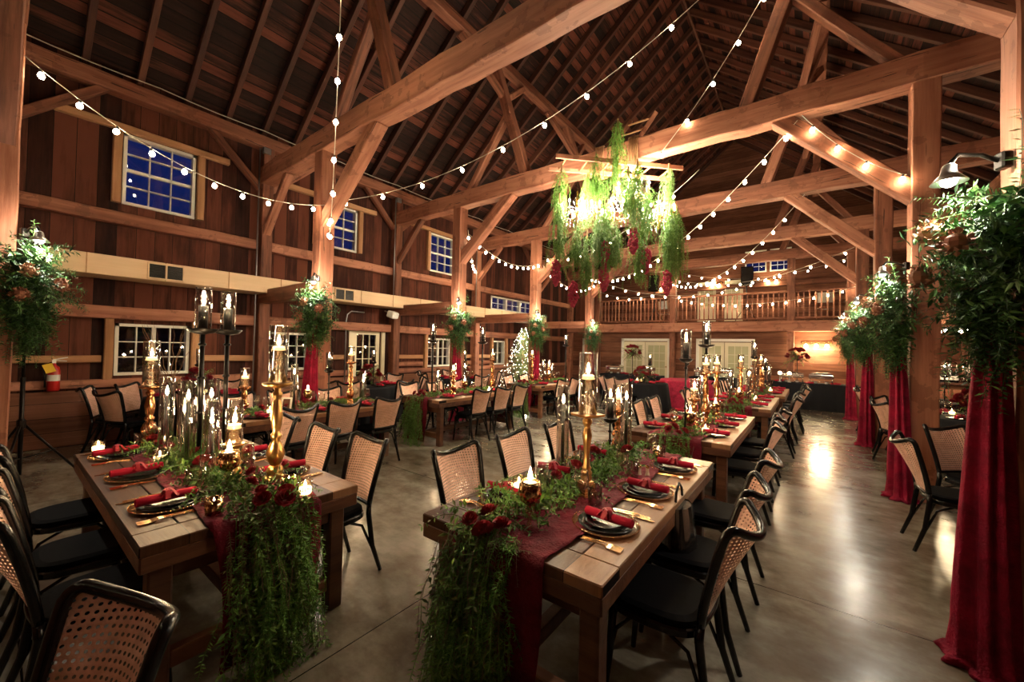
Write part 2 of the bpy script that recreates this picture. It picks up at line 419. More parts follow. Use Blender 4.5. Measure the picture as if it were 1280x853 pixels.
for i, sgn in enumerate((-1, 1)):
    e = 6.75; xe = XM + sgn * e; ze = ZR - SL * e
    L = hypot(e, SL * e); ang = atan2(SL, 1)
    xd = Vector((sgn * cos(ang), 0, -sin(ang)))
    mb = MB().box((L / 2, 0, .04), (L, YG - YF + .4, .08))
    zd = Vector((sgn * sin(ang), 0, cos(ang))); yd = zd.cross(xd)
    mx = Matrix(((xd.x, yd.x, zd.x, XM), (xd.y, yd.y, zd.y, (YF + YG) / 2), (xd.z, yd.z, zd.z, ZR), (0, 0, 0, 1)))
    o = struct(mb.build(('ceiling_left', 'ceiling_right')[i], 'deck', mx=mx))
    y = YF + .3
    while y < YG:
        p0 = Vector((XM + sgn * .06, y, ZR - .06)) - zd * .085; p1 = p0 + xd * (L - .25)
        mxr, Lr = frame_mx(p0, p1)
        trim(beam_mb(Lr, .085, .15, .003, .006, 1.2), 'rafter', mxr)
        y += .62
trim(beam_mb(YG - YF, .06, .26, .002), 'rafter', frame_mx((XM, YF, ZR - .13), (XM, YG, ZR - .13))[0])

BAYS = [0., 3.3, 6.5, 9.7, 13.3, 16.2]
XPL, XPR = -6.5, 1.05
for x, lab in ((-5.55, 'left'), (.15, 'right')):
    beam((x, YF, 7.98), (x, YG, 7.98), .2, .2)
beam((XL + .12, YF, 5.68), (XL + .12, YG, 5.68), .22, .24)
beam((XR - .12, YF, 5.68), (XR - .12, YG, 5.68), .22, .24)
for i, y in enumerate(BAYS):
    xr = .97 if i == 1 else XPR
    zt = 4.83
    if i < 5 or True:
        if i < 5: beam((XPL, y, 0), (XPL, y, zt), .25, .25, up=(0, 1, 0))
        beam((xr, y, 0), (xr, y, zt + .06), .24, .24, up=(0, 1, 0))
    beam((XL + .1, y, zt + .175), (XR - .1, y, zt + .175), .26, .35, rough=.012)
    beam((XL + .12, y, 0), (XL + .12, y, 5.58), .24, .2, up=(0, 1, 0))
    beam((XR - .12, y, 0), (XR - .12, y, 5.58), .24, .2, up=(0, 1, 0))
    if i < 5:
        beam((XPL + .05, y, 3.62), (XPL + 1.52, y, zt + .05), .2, .2, up=(0, 1, 0))
        beam((xr - .05, y, 3.52), (xr - 1.42, y, zt + .05), .2, .2, up=(0, 1, 0))
        beam((XPL - .1, y, 2.55), (XL + .2, y, 2.55), .2, .26)
        beam((xr + .1, y, 2.55), (XR - .2, y, 2.55), .2, .26)
        # small braces in the aisle, post to tie
        beam((XL + .2, y, 3.85), (XL + 1.15, y, zt + .02), .12, .14, up=(0, 1, 0))
        beam((XR - .2, y, 3.85), (XR - 1.1, y, zt + .02), .12, .14, up=(0, 1, 0))
    # canted queen posts with struts
    for s in (-1, 1):
        xa, xb = XM + s * 1.93, XM + s * 2.86
        beam((xa, y, zt + .3), (xb, y, 7.9), .18, .2, up=(0, 1, 0))
        beam((XM + s * 3.55, y, zt + .3), (XM + s * 2.42, y, 6.65), .12, .16, up=(0, 1, 0))
        if i < 5:
            for t in (-1, 1):
                beam((XM + s * 2.55, y + t * .06, 7.0), (XM + s * 2.85, y + t * 1.05, 7.86), .11, .13)
    # wind braces along the left plate
    for t in (-1, 1):
        beam((XL + .1, y + t * .1, 4.75), (XL + .12, y + t * 1.0, 5.62), .12, .12)
# girts of the left wall, bay by bay
for y0, y1 in [(YF, 0)] + list(zip(BAYS, BAYS[1:])):
    a, b = y0 + .12, y1 - .12
    beam((XL + .07, a, 3.60), (XL + .07, b, 3.60), .14, .20)
    beam((XL + .07, a, 2.07), (XL + .07, b, 2.07), .14, .2)
    if y0 != 3.3:
        beam((XL + .05, a, .94), (XL + .05, b, .94), .1, .13)
    else:
        beam((XL + .05, a, .94), (XL + .05, 5.2, .94), .1, .13); 
for a, b in ((.12, 1.05), (2.3, 3.18), (3.42, 3.5), (4.45, 5.15), (6.62, 7.55), (8.85, 9.58), (9.82, 10.55), (11.6, 13.18)):
    beam((XL + .04, a, 1.32), (XL + .04, b, 1.32), .08, .11, 'trimwood')
    if b > 6 : beam((XL + .04, a, 1.12), (XL + .04, b, 1.12), .08, .12, 'timber')
# kick boards
mb = MB().box((XL + .02, (YF + YG) / 2, .42), (.04, YG - YF, .84)); o = mb.build('baseboard_left', M['siding_x']); struct(o)
# framing round the upper windows
for (a, b, p, q) in HL[5:8]:
    beam((XL + .05, a - .75, q + .07), (XL + .05, b + .5, q + .07), .1, .11, 'trimwood')
    beam((XL + .05, a - .07, p), (XL + .05, a - .07, q), .1, .11, 'trimwood', up=(0, 1, 0)); beam((XL + .05, b + .07, p), (XL + .05, b + .07, q), .1, .11, 'trimwood', up=(0, 1, 0))
for (a, b, p, q) in HL[0:2] + HL[3:5]:
    beam((XL + .05, a - .07, .98), (XL + .05, a - .07, 1.98), .1, .11, 'trimwood', up=(0, 1, 0)); beam((XL + .05, b + .07, .98), (XL + .05, b + .07, 1.98), .1, .11, 'trimwood', up=(0, 1, 0))

WN = [0]
def window(axis, c, u0, u1, z0, z1, cols, rows, mull_v=(), mull_h=(), m='white', dirn=1):
    """frame and muntins as one mesh with the panes as a child"""
    WN[0] += 1
    def B(mb, ua, ub, za, zb, d0, d1):
        cu, cz = (ua + ub) / 2, (za + zb) / 2; du, dz = ub - ua, zb - za
        if axis == 'X': mb.box((c + (d0 + d1) / 2 * dirn, cu, cz), (abs(d1 - d0), du, dz))
        else: mb.box((cu, c + (d0 + d1) / 2 * dirn, cz), (du, abs(d1 - d0), dz))
    f = MB(); t = .045
    B(f, u0, u0 + t, z0, z1, -.1, .03); B(f, u1 - t, u1, z0, z1, -.1, .03); B(f, u0, u1, z0, z0 + t, -.1, .035); B(f, u0, u1, z1 - t, z1, -.1, .03)
    for k in range(1, cols):
        u = u0 + t + (u1 - u0 - 2 * t) * k / cols; w2 = .026 if k in mull_v else .008
        B(f, u - w2, u + w2, z0 + t, z1 - t, -.06, .0)
    for k in range(1, rows):
        z = z0 + t + (z1 - z0 - 2 * t) * k / rows; w2 = .024 if k in mull_h else .008
        B(f, u0 + t, u1 - t, z - w2, z + w2, -.06, .0)
    o = struct(f.build('window_%d' % WN[0], m))
    p = MB(); B(p, u0 + t, u1 - t, z0 + t, z1 - t, -.045, -.035); p.build('pane', 'pane', o)
    return o
for (a, b, p, q) in HL[0:2] + [HL[3]]: window('X', XL, a, b, p, q, 4, 3, mull_v=(2,))
window('X', XL, *HL[4], 2, 2)
for h in HL[5:8]: window('X', XL, *h, 3, 4, mull_h=(2,))
a, b, p, q = HL[8]
for k in range(3): window('X', XL, a + k * (b - a) / 3, a + (k + 1) * (b - a) / 3, p, q, 2, 2)
for h in GW: window('Y', YG, *h, 3, 4, mull_h=(2,), dirn=-1)
# doors
def glazed_door(n, mx, w, h, cols, rows, zlo, pane):
    d = MB(); t = .11
    d.box((t / 2, 0, h / 2), (t, .045, h)); d.box((w - t / 2, 0, h / 2), (t, .045, h)); d.box((w / 2, 0, h - .07), (w - 2 * t, .045, .14))
    d.box((w / 2, 0, zlo / 2), (w - 2 * t, .045, zlo))
    for k in range(1, cols): d.box((t + (w - 2 * t) * k / cols, 0, (zlo + h - .14) / 2), (.018, .04, h - .14 - zlo))
    for k in range(1, rows): d.box((w / 2, 0, zlo + (h - .14 - zlo) * k / rows), (w - 2 * t, .04, .018))
    o = struct(d.build('door_%d' % n, 'cream', mx=mx))
    MB().box((w / 2, .005, (zlo + h - .14) / 2), (w - 2 * t, .008, h - .14 - zlo)).build('pane', pane, o)
    k = MB(); k.ball((w - .055, -.06, 1.0), .028, 10, 6); k.tube([(w - .055, -.02, 1.0), (w - .055, -.06, 1.0)], .012); k.build('door_knob', 'brass', o, True)
    return o
mx = Matrix(((0, -1, 0, XL - .03), (1, 0, 0, 5.38), (0, 0, 1, 0), (0, 0, 0, 1)))
glazed_door(1, mx, .76, 2.03, 3, 5, .35, 'pane')
f = MB()
for y, z, dy, dz in ((5.30, 1.06, .1, 2.12), (6.22, 1.06, .1, 2.12), (5.76, 2.12, 1.02, .1)): f.box((XL + .02, y, z), (.06, dy, dz))
trim(f, 'cream')
M['curtained'] = mat('curtained_glass', (.44, .42, .24), .3)
def back_door(n, x, w, flip=False):
    mx = Matrix(((1, 0, 0, x), (0, 1, 0, YB + .03), (0, 0, 1, 0), (0, 0, 0, 1)))
    return glazed_door(n, mx, w, 2.0, 3, 5, .3, 'curtained')
back_door(2, -6.33, .90); back_door(3, -5.41, .90); back_door(4, -3.37, .86); back_door(5, -2.49, .86); back_door(6, -8.18, .70)
for (a, b, p, q) in HB:
    f = MB(); f.box((a + .01, YB - .01, 1.05), (.1, .06, 2.1)); f.box((b - .01, YB - .01, 1.05), (.1, .06, 2.1)); f.box(((a + b) / 2, YB - .01, 2.08), (b - a + .08, .06, .1)); trim(f, 'white')
# gallery
struct(MB().box(((XL + XR) / 2, (YB + YG) / 2, 2.76), (XR - XL, YG - YB, .06)).build('floor_gallery', 'plank'))
beam((XL + .1, 16.12, 2.56), (XR - .1, 16.12, 2.56), .3, .36, rough=.008)
GP = [-7.45, -4.28, -.5, 1.35]
for x in GP[:3]: beam((x, 16.1, 2.6), (x, 16.1, 4.83), .22, .22, up=(0, 1, 0))
for x in GP[:3]: beam((x, 16.1, 0), (x, 16.1, 2.4), .2, .2, up=(0, 1, 0))
def railing(x0, x1, label):
    t = thing('gallery_railing', label, 'railing', ((x0 + x1) / 2, 16.1, 2.76), 0, 'gallery railings'); h = (x1 - x0) / 2
    MB().box((0, 0, .97), (2 * h, .09, .06), ch=.01).build('top_rail', 'timber', t)
    MB().box((0, 0, .08), (2 * h, .06, .05), ch=.008).build('bottom_rail', 'timber', t)
    n = int(2 * h / .15); me = None
    for k in range(n):
        x = -h + 2 * h * (k + .5) / n
        if me is None: b0 = MB().box((0, 0, .525), (.04, .04, .84)).build('baluster', 'timber', t); b0.location.x = x; me = b0
        else:
            c = me.copy(); COL.objects.link(c); c.parent = t; c.location.x = x
railing(-7.34, -4.39, 'brown wooden baluster railing on the left part of the gallery')
railing(-4.17, -.61, 'brown wooden baluster railing on the middle part of the gallery')
railing(-.39, 1.6, 'short wooden baluster railing on the right end of the gallery')
beam((XL + .1, YG - .1, 4.5), (XR - .1, YG - .1, 4.5), .16, .2)
# gallery back doors and panelling
for i, (x, w) in enumerate(((-4.1, .75), (-3.0, .7))):
    mx = Matrix(((1, 0, 0, x), (0, 1, 0, YG - .05), (0, 0, 1, 2.79), (0, 0, 0, 1))); glazed_door(7 + i, mx, w, 2.0, 3, 5, .9, 'curtained')
# outside
g = struct(MB().box((-12, 7, -.16), (60, 60, .1)).build('ground', 'soil'))
h = MB(); r = random.Random(3)
for k in range(2600):
    p = Vector((-15.5 + r.gauss(0, .6), r.uniform(-12, 30), r.uniform(0, 2.7)))
    d = Vector((r.uniform(-1, 1), r.uniform(-1, 1), r.uniform(-.3, 1))); h.leaf(p, d, Vector((1, 0, .2)), .7, .4)
h.box((-16.6, 9, 1.3), (1.2, 44, 2.6))
tag(h.build('hedge', 'hedge'), 'dark hedge outside beyond the lower barn windows', 'hedge')
# world
W = bpy.data.worlds.new('dusk'); SC.world = W; W.use_nodes = True
W.node_tree.nodes['Background'].inputs[0].default_value = (.012, .030, .19, 1); W.node_tree.nodes['Background'].inputs[1].default_value = .13

# ------------------------------------------------------------------ wall fixtures
t = thing('air_duct', 'long pale boxed air duct along the left wall', 'duct', (XL, 7, 2.6))
MB().box((.31, -.1, .15), (.6, 12.9, .30), ch=.006).build('casing', 'duct', t)
for k in range(15):
    y = -6.2 + k * .88; MB().box((.615, y, .15), (.006, .012, .296)).build('seam', 'trimwood', t)
for y in (1.69, 4.78):
    v = MB()
    for z in (0, .24): v.box((.62, y - 7, .03 + z), (.02, .46, .025))
    for d in (-.22, 0, .22): v.box((.62, y - 7 + d, .15), (.02, .022, .24))
    fr = v.build('vent_grille', 'duct', t)
    s = MB(); s.box((.613, y - 7, .15), (.004, .42, .23))
    for k in range(9): s.box((.618, y - 7, .05 + k * .025), (.006, .42, .004))
    s.build('louvre', 'iron', fr)
def conduit(pts, label):
    tag(MB().tube(pts, .014, 8).build('conduit', 'conduit', smooth=True), label, 'conduit pipe')
conduit([(XL + .26, 3.12, 0), (XL + .26, 3.12, 5.5)], 'grey vertical conduit pipe on the first wall post beside duct vent')
conduit([(XL + .26, 6.34, 2.9), (XL + .26, 6.34, 5.5)], 'grey vertical conduit pipe on the second wall post')
conduit([(XL + .26, 9.54, 2.9), (XL + .26, 9.54, 5.5)], 'grey vertical conduit pipe on the third wall post')
conduit([(XL + .12, 5.12, 0), (XL + .12, 5.12, 2.2), (XL + .12, 5.15, 2.36), (XL + .12, 5.25, 2.44), (XL + .12, 5.6, 2.44)], 'bent grey conduit beside the cream glazed door')
pts = [(XL + .25, y, 5.88 - .03 * sin((y % 1.6) / 1.6 * pi)) for y in [YF + .1 + k * .4 for k in range(51)]]
tag(MB().tube(pts, .008, 6).build('cable', 'wire', smooth=True), 'thin white cable run along the left wall plate', 'cable')
for k, y in enumerate((3.3, 6.5)):
    t = MB().box((XL + .22, y - .05, 5.5), (.1, .14, .12), ch=.01).build('junction_box', 'conduit'); tag(t, 'grey junction box at the head of the %s wall post' % ('first', 'second')[k], 'junction box')
# wall loudspeaker
t = thing('wall_speaker', 'small white loudspeaker tilted on bracket above the glazed door', 'speaker', (XL + .42, 6.22, 2.42), radians(-70))
R = Matrix.Rotation(radians(-18), 3, 'X')
MB().box((0, 0, 0), (.26, .2, .17), R, ch=.02).build('cabinet', 'white', t); MB().box(R @ Vector((0, .1, 0)), (.22, .012, .13), R).build('grille', 'paper', t)
MB().tube([(0, -.08, .05), (0, -.24, .1)], .015).build('bracket', 'steel', t)
# fire extinguisher
t = thing('fire_extinguisher', 'red fire extinguisher with yellow tag hung on the left wall', 'fire extinguisher', (XL + .16, .56, .86))
MB().lathe([(.001, 0), (.06, .0), (.065, .02), (.065, .30), (.055, .35), (.022, .385), (.02, .41)], 20).build('cylinder', 'red', t, True)
MB().lathe([(.0662, .15), (.0662, .24)], 20).build('label_band', 'paper', t, True)
h = MB(); h.box((0, 0, .43), (.035, .04, .045)); h.box((.01, .06, .475), (.02, .15, .012), Matrix.Rotation(.25, 3, 'X')); h.box((.01, .06, .445), (.02, .13, .012), Matrix.Rotation(-.12, 3, 'X')); h.build('valve_lever', 'steel', t)
MB().tube([(0, -.02, .42), (.02, -.1, .38), (.03, -.085, .2), (.02, -.08, .06)], .011, 8).build('hose', 'black', t, True)
MB().box((.07, -.05, .34), (.004, .1, .13), Matrix.Rotation(.35, 3, 'X')).build('inspection_tag', 'yellow', t)
MB().box((-.09, 0, .25), (.06, .06, .1)).build('wall_bracket', 'iron', t)
# tripod stand
t = thing('tripod_stand', 'black tripod light stand in front of the left foreground post', 'stand', (-6.95, .22, 0))
MB().tube([(0, 0, .12), (0, 0, 1.2)], .019, 10).build('pole', 'iron', t, True); MB().tube([(0, 0, 1.2), (0, 0, 2.3)], .013, 10).build('upper_pole', 'iron', t, True)
MB().lathe([(.02, .62), (.035, .64), (.035, .72), (.02, .74)], 10).build('collar', 'iron', t)
for k in range(3):
    a = radians(-20 + 120 * k); l = MB(); l.tube([(.03 * cos(a), .03 * sin(a), .66), (.48 * cos(a), .48 * sin(a), .015)], .012, 8)
    l.tube([(.02 * cos(a), .02 * sin(a), .3), (.24 * cos(a), .24 * sin(a), .34)], .008, 6); l.build('leg', 'iron', t, True)

# ------------------------------------------------------------------ chairs
def back_pt(u, v):
    """point on the curved cane back: u across, v up (0..1)"""
    w = .178 + .042 * v
    z = .495 + v * (.385 + .072 * min(abs(u), 1) ** 2.0)
    y = -.20 - .105 * v * v ** .3 - (.018 + .075 * v) * (1 - u * u)
    return Vector((u * w, y, z))
def outline(n=8):
    pts = [(-1, k / n * .86) for k in range(n + 1)]
    for k in range(1, 6): a = pi / 2 * k / 5; pts.append((-1 + .15 * (1 - cos(a)), .86 + .14 * sin(a)))
    top = [(-.85 + 1.70 * k / 12, 1.) for k in range(1, 12)]
    return pts + top + [(-u, v) for u, v in reversed(pts)]
def chair_proto():
    t = thing('dining_chair', None, None)
    f = MB(); P = [back_pt(u, v) for u, v in outline()]
    f.tube(P, [.0185] * len(P), 10); f.tube([back_pt(-1 + .2 * k, 0) for k in range(11)], .015, 8)
    f.build('back_frame', 'black', t, True)
    c = MB(); nu, nv = 12, 14; uv = []
    def fn(a, b):
        v = b; um = .985
        if v > .86: um = .985 - .15 * (1 - sqrt(max(0, 1 - ((v - .86) / .14) ** 2)))
        u = (2 * a - 1) * um; p = back_pt(u, v); uv.append((u * (.178 + .042 * v), p.z)); return p
    c.grid(nu, nv, fn); c.uv = uv; c.build('cane_back', 'cane', t, True)
    # seat ring and cushion
    def seatring(s, z): return [(s * (.215 + .0 * k) * (abs(cos(a)) ** .55) * (1 if cos(a) > 0 else -1) * (1 + .06 * sin(a)), s * .21 * (abs(sin(a)) ** .6) * (1 if sin(a) > 0 else -1) + .01, z) for k, a in enumerate([2 * pi * q / 28 for q in range(28)])]
    def stack(mb, rings):
        n = 28; vs = [p for r in rings for p in r]; fs = [tuple(range(n - 1, -1, -1)), tuple(range((len(rings) - 1) * n, len(rings) * n))]
        for i in range(len(rings) - 1):
            for k in range(n): j = (k + 1) % n; fs.append((i * n + k, i * n + j, (i + 1) * n + j, (i + 1) * n + k))
        return mb.add(vs, fs)
    stack(MB(), [seatring(.96, .415), seatring(1., .422), seatring(1., .448), seatring(.96, .455)]).build('seat', 'black', t)
    stack(MB(), [seatring(.93, .455), seatring(.96, .466), seatring(.95, .482), seatring(.82, .492)]).build('seat_cushion', 'cushion', t)
    for s in (-1, 1):
        a = back_pt(s, 0)
        MB().tube([a, (s * .182, -.195, .43), (s * .19, -.225, .2), (s * .2, -.29, 0)], [.0175, .019, .0175, .014], 8).build('leg', 'black', t, True)
        MB().tube([(s * .175, .185, .42), (s * .182, .195, .22), (s * .195, .215, 0)], [.021, .018, .0135], 8).build('leg', 'black', t, True)
        b = MB(); arc = lambda p, q, zt, zl: [Vector(p).lerp(Vector(q), k / 10) + Vector((0, 0, 0)) for k in range(11)]
        b.tube([(s * .186, .2, .18), (s * .172, .17, .32), (s * .165, .1, .40), (s * .165, -.05, .41), (s * .172, -.15, .36), (s * .188, -.215, .2)], .0095, 6)
        b.build('side_bow', 'black', t, True)
    MB().tube([(-.182, .2, .2), (-.16, .195, .33), (-.09, .19, .40), (.09, .19, .40), (.16, .195, .33), (.182, .2, .2)], .0095, 6).build('front_bow', 'black', t, True)
    return t
CHAIR = Proto(chair_proto)
def chair(x, y, face, label, group=None):
    """face: unit direction the sitter looks at; x, y is the middle of the top rail"""
    rz = atan2(face[1], face[0]) - pi / 2
    ox, oy = 0, -.34
    cx = x - (cos(rz) * ox - sin(rz) * oy); cy = y - (sin(rz) * ox + cos(rz) * oy)
    return CHAIR.put((cx, cy, 0), rz, label, 'chair', group)

# ------------------------------------------------------------------ foliage
def strand(mb, p, d, L, n, ll, lw, droop=.0, r=RND, taper=.5, spread=.8, stem=True, flop=None):
    p = Vector(p); d = Vector(d).normalized(); st = L / n; pts = [p.copy()]
    for i in range(n):
        d = (d + Vector((r.uniform(-.12, .12), r.uniform(-.12, .12), r.uniform(-.08, .08) - droop / n * 2))).normalized()
        p = p + d * st
        if flop: p = flop(p)
        pts.append(p.copy())
        s = 1 - taper * i / n
        for q in range(2):
            a = d.cross(Vector((r.uniform(-1, 1), r.uniform(-1, 1), r.uniform(-1, 1))))
            if a.length < .01: continue
            a.normalize()
            mb.leaf(p, d * (1 - spread) + a * spread + Vector((0, 0, -.15)), Vector((r.uniform(-1, 1), r.uniform(-1, 1), 1)), ll * s * r.uniform(.7, 1.25), lw * s)
    if stem: mb.tube(pts[::2] if len(pts) > 4 else pts, .0016, 3, cap=False)
def rose(r0=.035):
    mb = MB()
    for ring, (n, rr, tilt) in enumerate(((3, .35, 1.35), (5, .6, 1.05), (6, .85, .7), (7, 1.05, .35))):
        for k in range(n):
            a = 2 * pi * (k + ring * .4) / n; R = Matrix.Rotation(a, 3, 'Z')
            def fn(u, v, tilt=tilt, rr=rr):
                x = (u - .5) * 1.15 * r0 * rr; o = r0 * rr * .35 + cos(tilt) * v * r0 * .85; z = sin(tilt) * v * r0 * 1.1 - abs(u - .5) * r0 * .25
                return R @ Vector((o * cos((u - .5) * 1.2), x + o * sin((u - .5) * .6), z))
            mb.grid(3, 3, fn)
    return mb
ROSEM = None
def roses(parent, spots, r=RND, size=1., m='rose'):
    global ROSEM
    for (x, y, z) in spots:
        if ROSEM is None: o = rose().build('rose', m, parent, True); ROSEM = o.data
        else: o = bpy.data.objects.new('rose', ROSEM); COL.objects.link(o); o.parent = parent
        o.location = (x, y, z); s = size * r.uniform(.85, 1.25); o.scale = (s, s, s)
        o.rotation_euler = (r.uniform(-.8, .8), r.uniform(-.8, .8), r.uniform(0, 6))

# farm tables -------------------------------------------------------- local: near end at -y
HW = .51
def table_proto(L):
    def fn():
        t = thing('farm_table', None, None); h = L / 2
        top = MB()
        n = 6
        for k in range(n):
            x0 = -HW + 2 * HW * k / n; top.box((x0 + HW / n, 0, .735 + RND.uniform(-.001, .001)), (2 * HW / n - .003, L - .34, .05), ch=.004)
        for s in (-1, 1): top.box((0, s * (h - .085), .7355), (2 * HW, .168, .05), ch=.005)
        top.build('tabletop', 'tabletop', t)
        a = MB()
        for s in (-1, 1):
            a.box((s * (HW - .022), 0, .675), (.04, L - .01, .072), ch=.004); a.box((0, s * (h - .022), .675), (2 * HW - .01, .04, .072), ch=.004)
        a.build('apron', 'tablewood', t)
        for sx in (-1, 1):
            for sy in (-1, 1):
                MB().box((sx * (HW - .09), sy * (h - .12), .32), (.09, .09, .64), ch=.008).build('leg', 'tablewood', t)
        for sy in (-1, 1):
            MB().box((0, sy * (h - .12), .16), (2 * HW - .27, .06, .08), ch=.006).build('stretcher', 'tablewood', t)
            MB().box((0, sy * (h - .12), .58), (2 * HW - .27, .05, .08), ch=.006).build('upper_rail', 'tablewood', t)
        MB().box((0, 0, .16), (.07, L - .3, .08), ch=.006).build('long_stretcher', 'tablewood', t)
        return t
    return Proto(fn)
TABLE = {L: table_proto(L) for L in (2.13, 2.2)}

def runner_proto(L, full):
    def fn():
        h = L / 2; mb = MB(); w = .26; n = 120; path = []
        for k in range(n + 1):
            s = -h - .70 + (2 * h + 1.4) * k / n
            if s < -h: path.append((-h - .018, .765 - .018 - (-h - s) * .98))
            elif s > h: path.append((h + .018, .765 - .018 - (s - h) * .98))
            else: path.append((s, .7665))
        r = random.Random(5)
        def fnn(u, v):
            i = min(n, int(round(v * n))); y, z = path[i]; x = (u * 2 - 1) * w
            on = abs(y) <= h
            wr = .005 * sin(u * 31 + v * 17) + .005 * sin(v * 110 + u * 13) + .003 * sin(v * 190 - u * 29)
            if on: z += abs(wr); x += .012 * sin(v * 26)
            else:
                dz = .765 - z; y += (1 if y > 0 else -1) * (abs(.022 * sin(u * 15 + 1) * min(1, dz * 3)) + .004); x *= (1 - .18 * min(1, dz * 1.6)); x += .02 * sin(dz * 5)
            return Vector((x, y, z))
        mb.grid(26, n, fnn)
        o = mb.build('table_runner', 'velvet', None, True)
        md = o.modifiers.new('thick', 'SOLIDIFY'); md.thickness = .0025; md.offset = 1
        return o
    return Proto(fn)
RUN = {L: runner_proto(L, True) for L in (2.13, 2.2)}

def garland_proto(L, seed, dens):
    def fn():
        r = random.Random(seed); h = L / 2; t = thing('table_garland', None, None)
        g = MB(); c = MB(); p = MB()
        y = -h + .05
        n = int(260 * dens)
        for k in range(n):                      # along the table top
            y = r.uniform(-h, h - .08); x = max(-.2, min(.2, r.gauss(0, .085)))
            a = r.uniform(0, 2 * pi)
            d = Vector((cos(a) * .8, sin(a) * 1.0, r.uniform(.1, .9)))
            m = (g, g, g, c, p)[r.randrange(5)]
            flop = lambda q: Vector((q.x, q.y, max(q.z, .776)))
            if m is p: strand(m, (x, y, .79), d, r.uniform(.1, .2), 12, .018, .003, .6, r, flop=flop)
            elif m is c: strand(m, (x, y, .80), d, r.uniform(.14, .26), 20, .032, .0085, .8, r, flop=flop)
            else: strand(m, (x, y, .80), d, r.uniform(.12, .22), 9, .048, .020, .7, r, flop=flop)
        # the fall over the near end
        def flop2(q):
            if q.y > -h - .03: return Vector((q.x, q.y, max(q.z, .775)))
            return Vector((q.x, q.y, max(q.z, .012)))
        for k in range(int(330 * dens)):
            x = max(-.2, min(.2, r.gauss(0, .10))); z0 = .80 - r.random() ** 1.3 * .5; y0 = -h - .035 - r.uniform(0, .10) * (1.25 - z0)
            if z0 > .74: y0 = -h + r.uniform(-.05, .06); z0 = .80
            ln = min(z0 - .02 + .08, r.uniform(.28, .62))
            m = (c, c, g, g, p, c)[r.randrange(6)] if z0 < .6 else (c, g, p, p)[r.randrange(4)]
            d = Vector((r.uniform(-.16, .16), -.55 if z0 > .7 else r.uniform(-.35, -.02), -.8))
            if m is g: strand(m, (x, y0, z0), d, ln, 16, .046, .018, .8, r, .45, flop=flop2)
            elif m is c: strand(m, (x, y0, z0), d, ln, 44, .032, .0075, .9, r, .4, flop=flop2)
            else: strand(m, (x, y0, z0), d, ln * .7, 24, .022, .003, .8, r, .4, flop=flop2)
        g.build('broad_greens', 'garland', t); c.build('cedar_sprays', 'cedar', t); p.build('plume_sprays', 'plume', t)
        sp = [(-.05, -h - .03, .84), (.05, -h - .05, .82), (-.02, -h + .07, .85), (.09, -h + .03, .83)]
        sp += [(r.uniform(-.12, .12), -h + .3 + (L - .5) * k / 7 + r.uniform(-.05, .05), .83 + r.uniform(0, .025)) for k in range(8)]
        roses(t, sp, r)
        return t
    return Proto(fn)
GAR = {'A': garland_proto(2.2, 21, 1.15), 'T': garland_proto(2.13, 22, 1.15), 'F': garland_proto(2.13, 23, .55)}

# ------------------------------------------------------------------ tableware
def P_charger():
    t = thing('charger_plate', None, None)
    MB().lathe([(.001, .0), (.10, .0), (.125, .004), (.163, .012), (.165, .0145), (.125, .0075), (.10, .0035), (.001, .0035)], 36).build('dish', 'charger', t, True)
    b = MB()
    for k in range(60): a = 2 * pi * k / 60; b.ball((.165 * cos(a), .165 * sin(a), .0145), .0042, 5, 4)
    b.build('beaded_rim', 'flat', t, True); return t
def P_plate(R_, name):
    return lambda: MB().lathe([(.001, .0), (R_ * .62, .0), (R_ * .72, .004), (R_, .013), (R_, .0155), (R_ * .7, .0075), (R_ * .6, .004), (.001, .004)], 32).build(name, 'black', None, True)
def P_napkin():
    t = thing('napkin', None, None); r = .021; L = .255
    m = MB(); n = 20
    pts = []
    m.lathe([(.004, -L / 2 + .004), (.013, -L / 2 + .006), (.0175, -L / 2), (r, -L / 2 + .004), (r * 1.02, -L * .2), (r * .9, 0), (r * 1.02, L * .2), (r, L / 2 - .004), (.0175, L / 2), (.013, L / 2 - .006), (.004, L / 2 - .004)], 16)
    m.tube([(r * .98, 0, -L / 2 + .004), (r * 1.03, .003, 0), (r * .98, 0, L / 2 - .004)], .0028, 5)
    R = Matrix.Rotation(pi / 2, 3, 'Y'); m.v = [tuple(R @ Vector(v) + Vector((0, 0, r))) for v in m.v]
    m.build('linen_roll', 'napkin', t, True)
    b = MB()
    b.lathe([(r * 1.0, -.008), (r * 1.08, -.004), (r * 1.08, .004), (r * 1.0, .008)], 14); b.v = [tuple(R @ Vector(v) + Vector((0, 0, r))) for v in b.v]
    rr = random.Random(2)
    for k in range(6):
        a = 2 * pi * k / 6 + .4; d = Vector((cos(a), sin(a), .35)); up = Vector((0, 0, 1)); s = d.cross(up).normalized()
        L_ = rr.uniform(.035, .06); p0 = Vector((0, 0, 2 * r + .004))
        b.grid(1, 6, lambda u, v, d=d, s=s, L_=L_, p0=p0: p0 + d * (v * L_) + s * ((u - .5) * .016 * (1 + .4 * v)) + Vector((0, 0, .012 * sin(v * 5) - .03 * v * v)))
    b.ball((0, 0, 2 * r + .006), .011, 8, 6)
    b.build('ribbon_bow', 'ribbon', t, True); return t
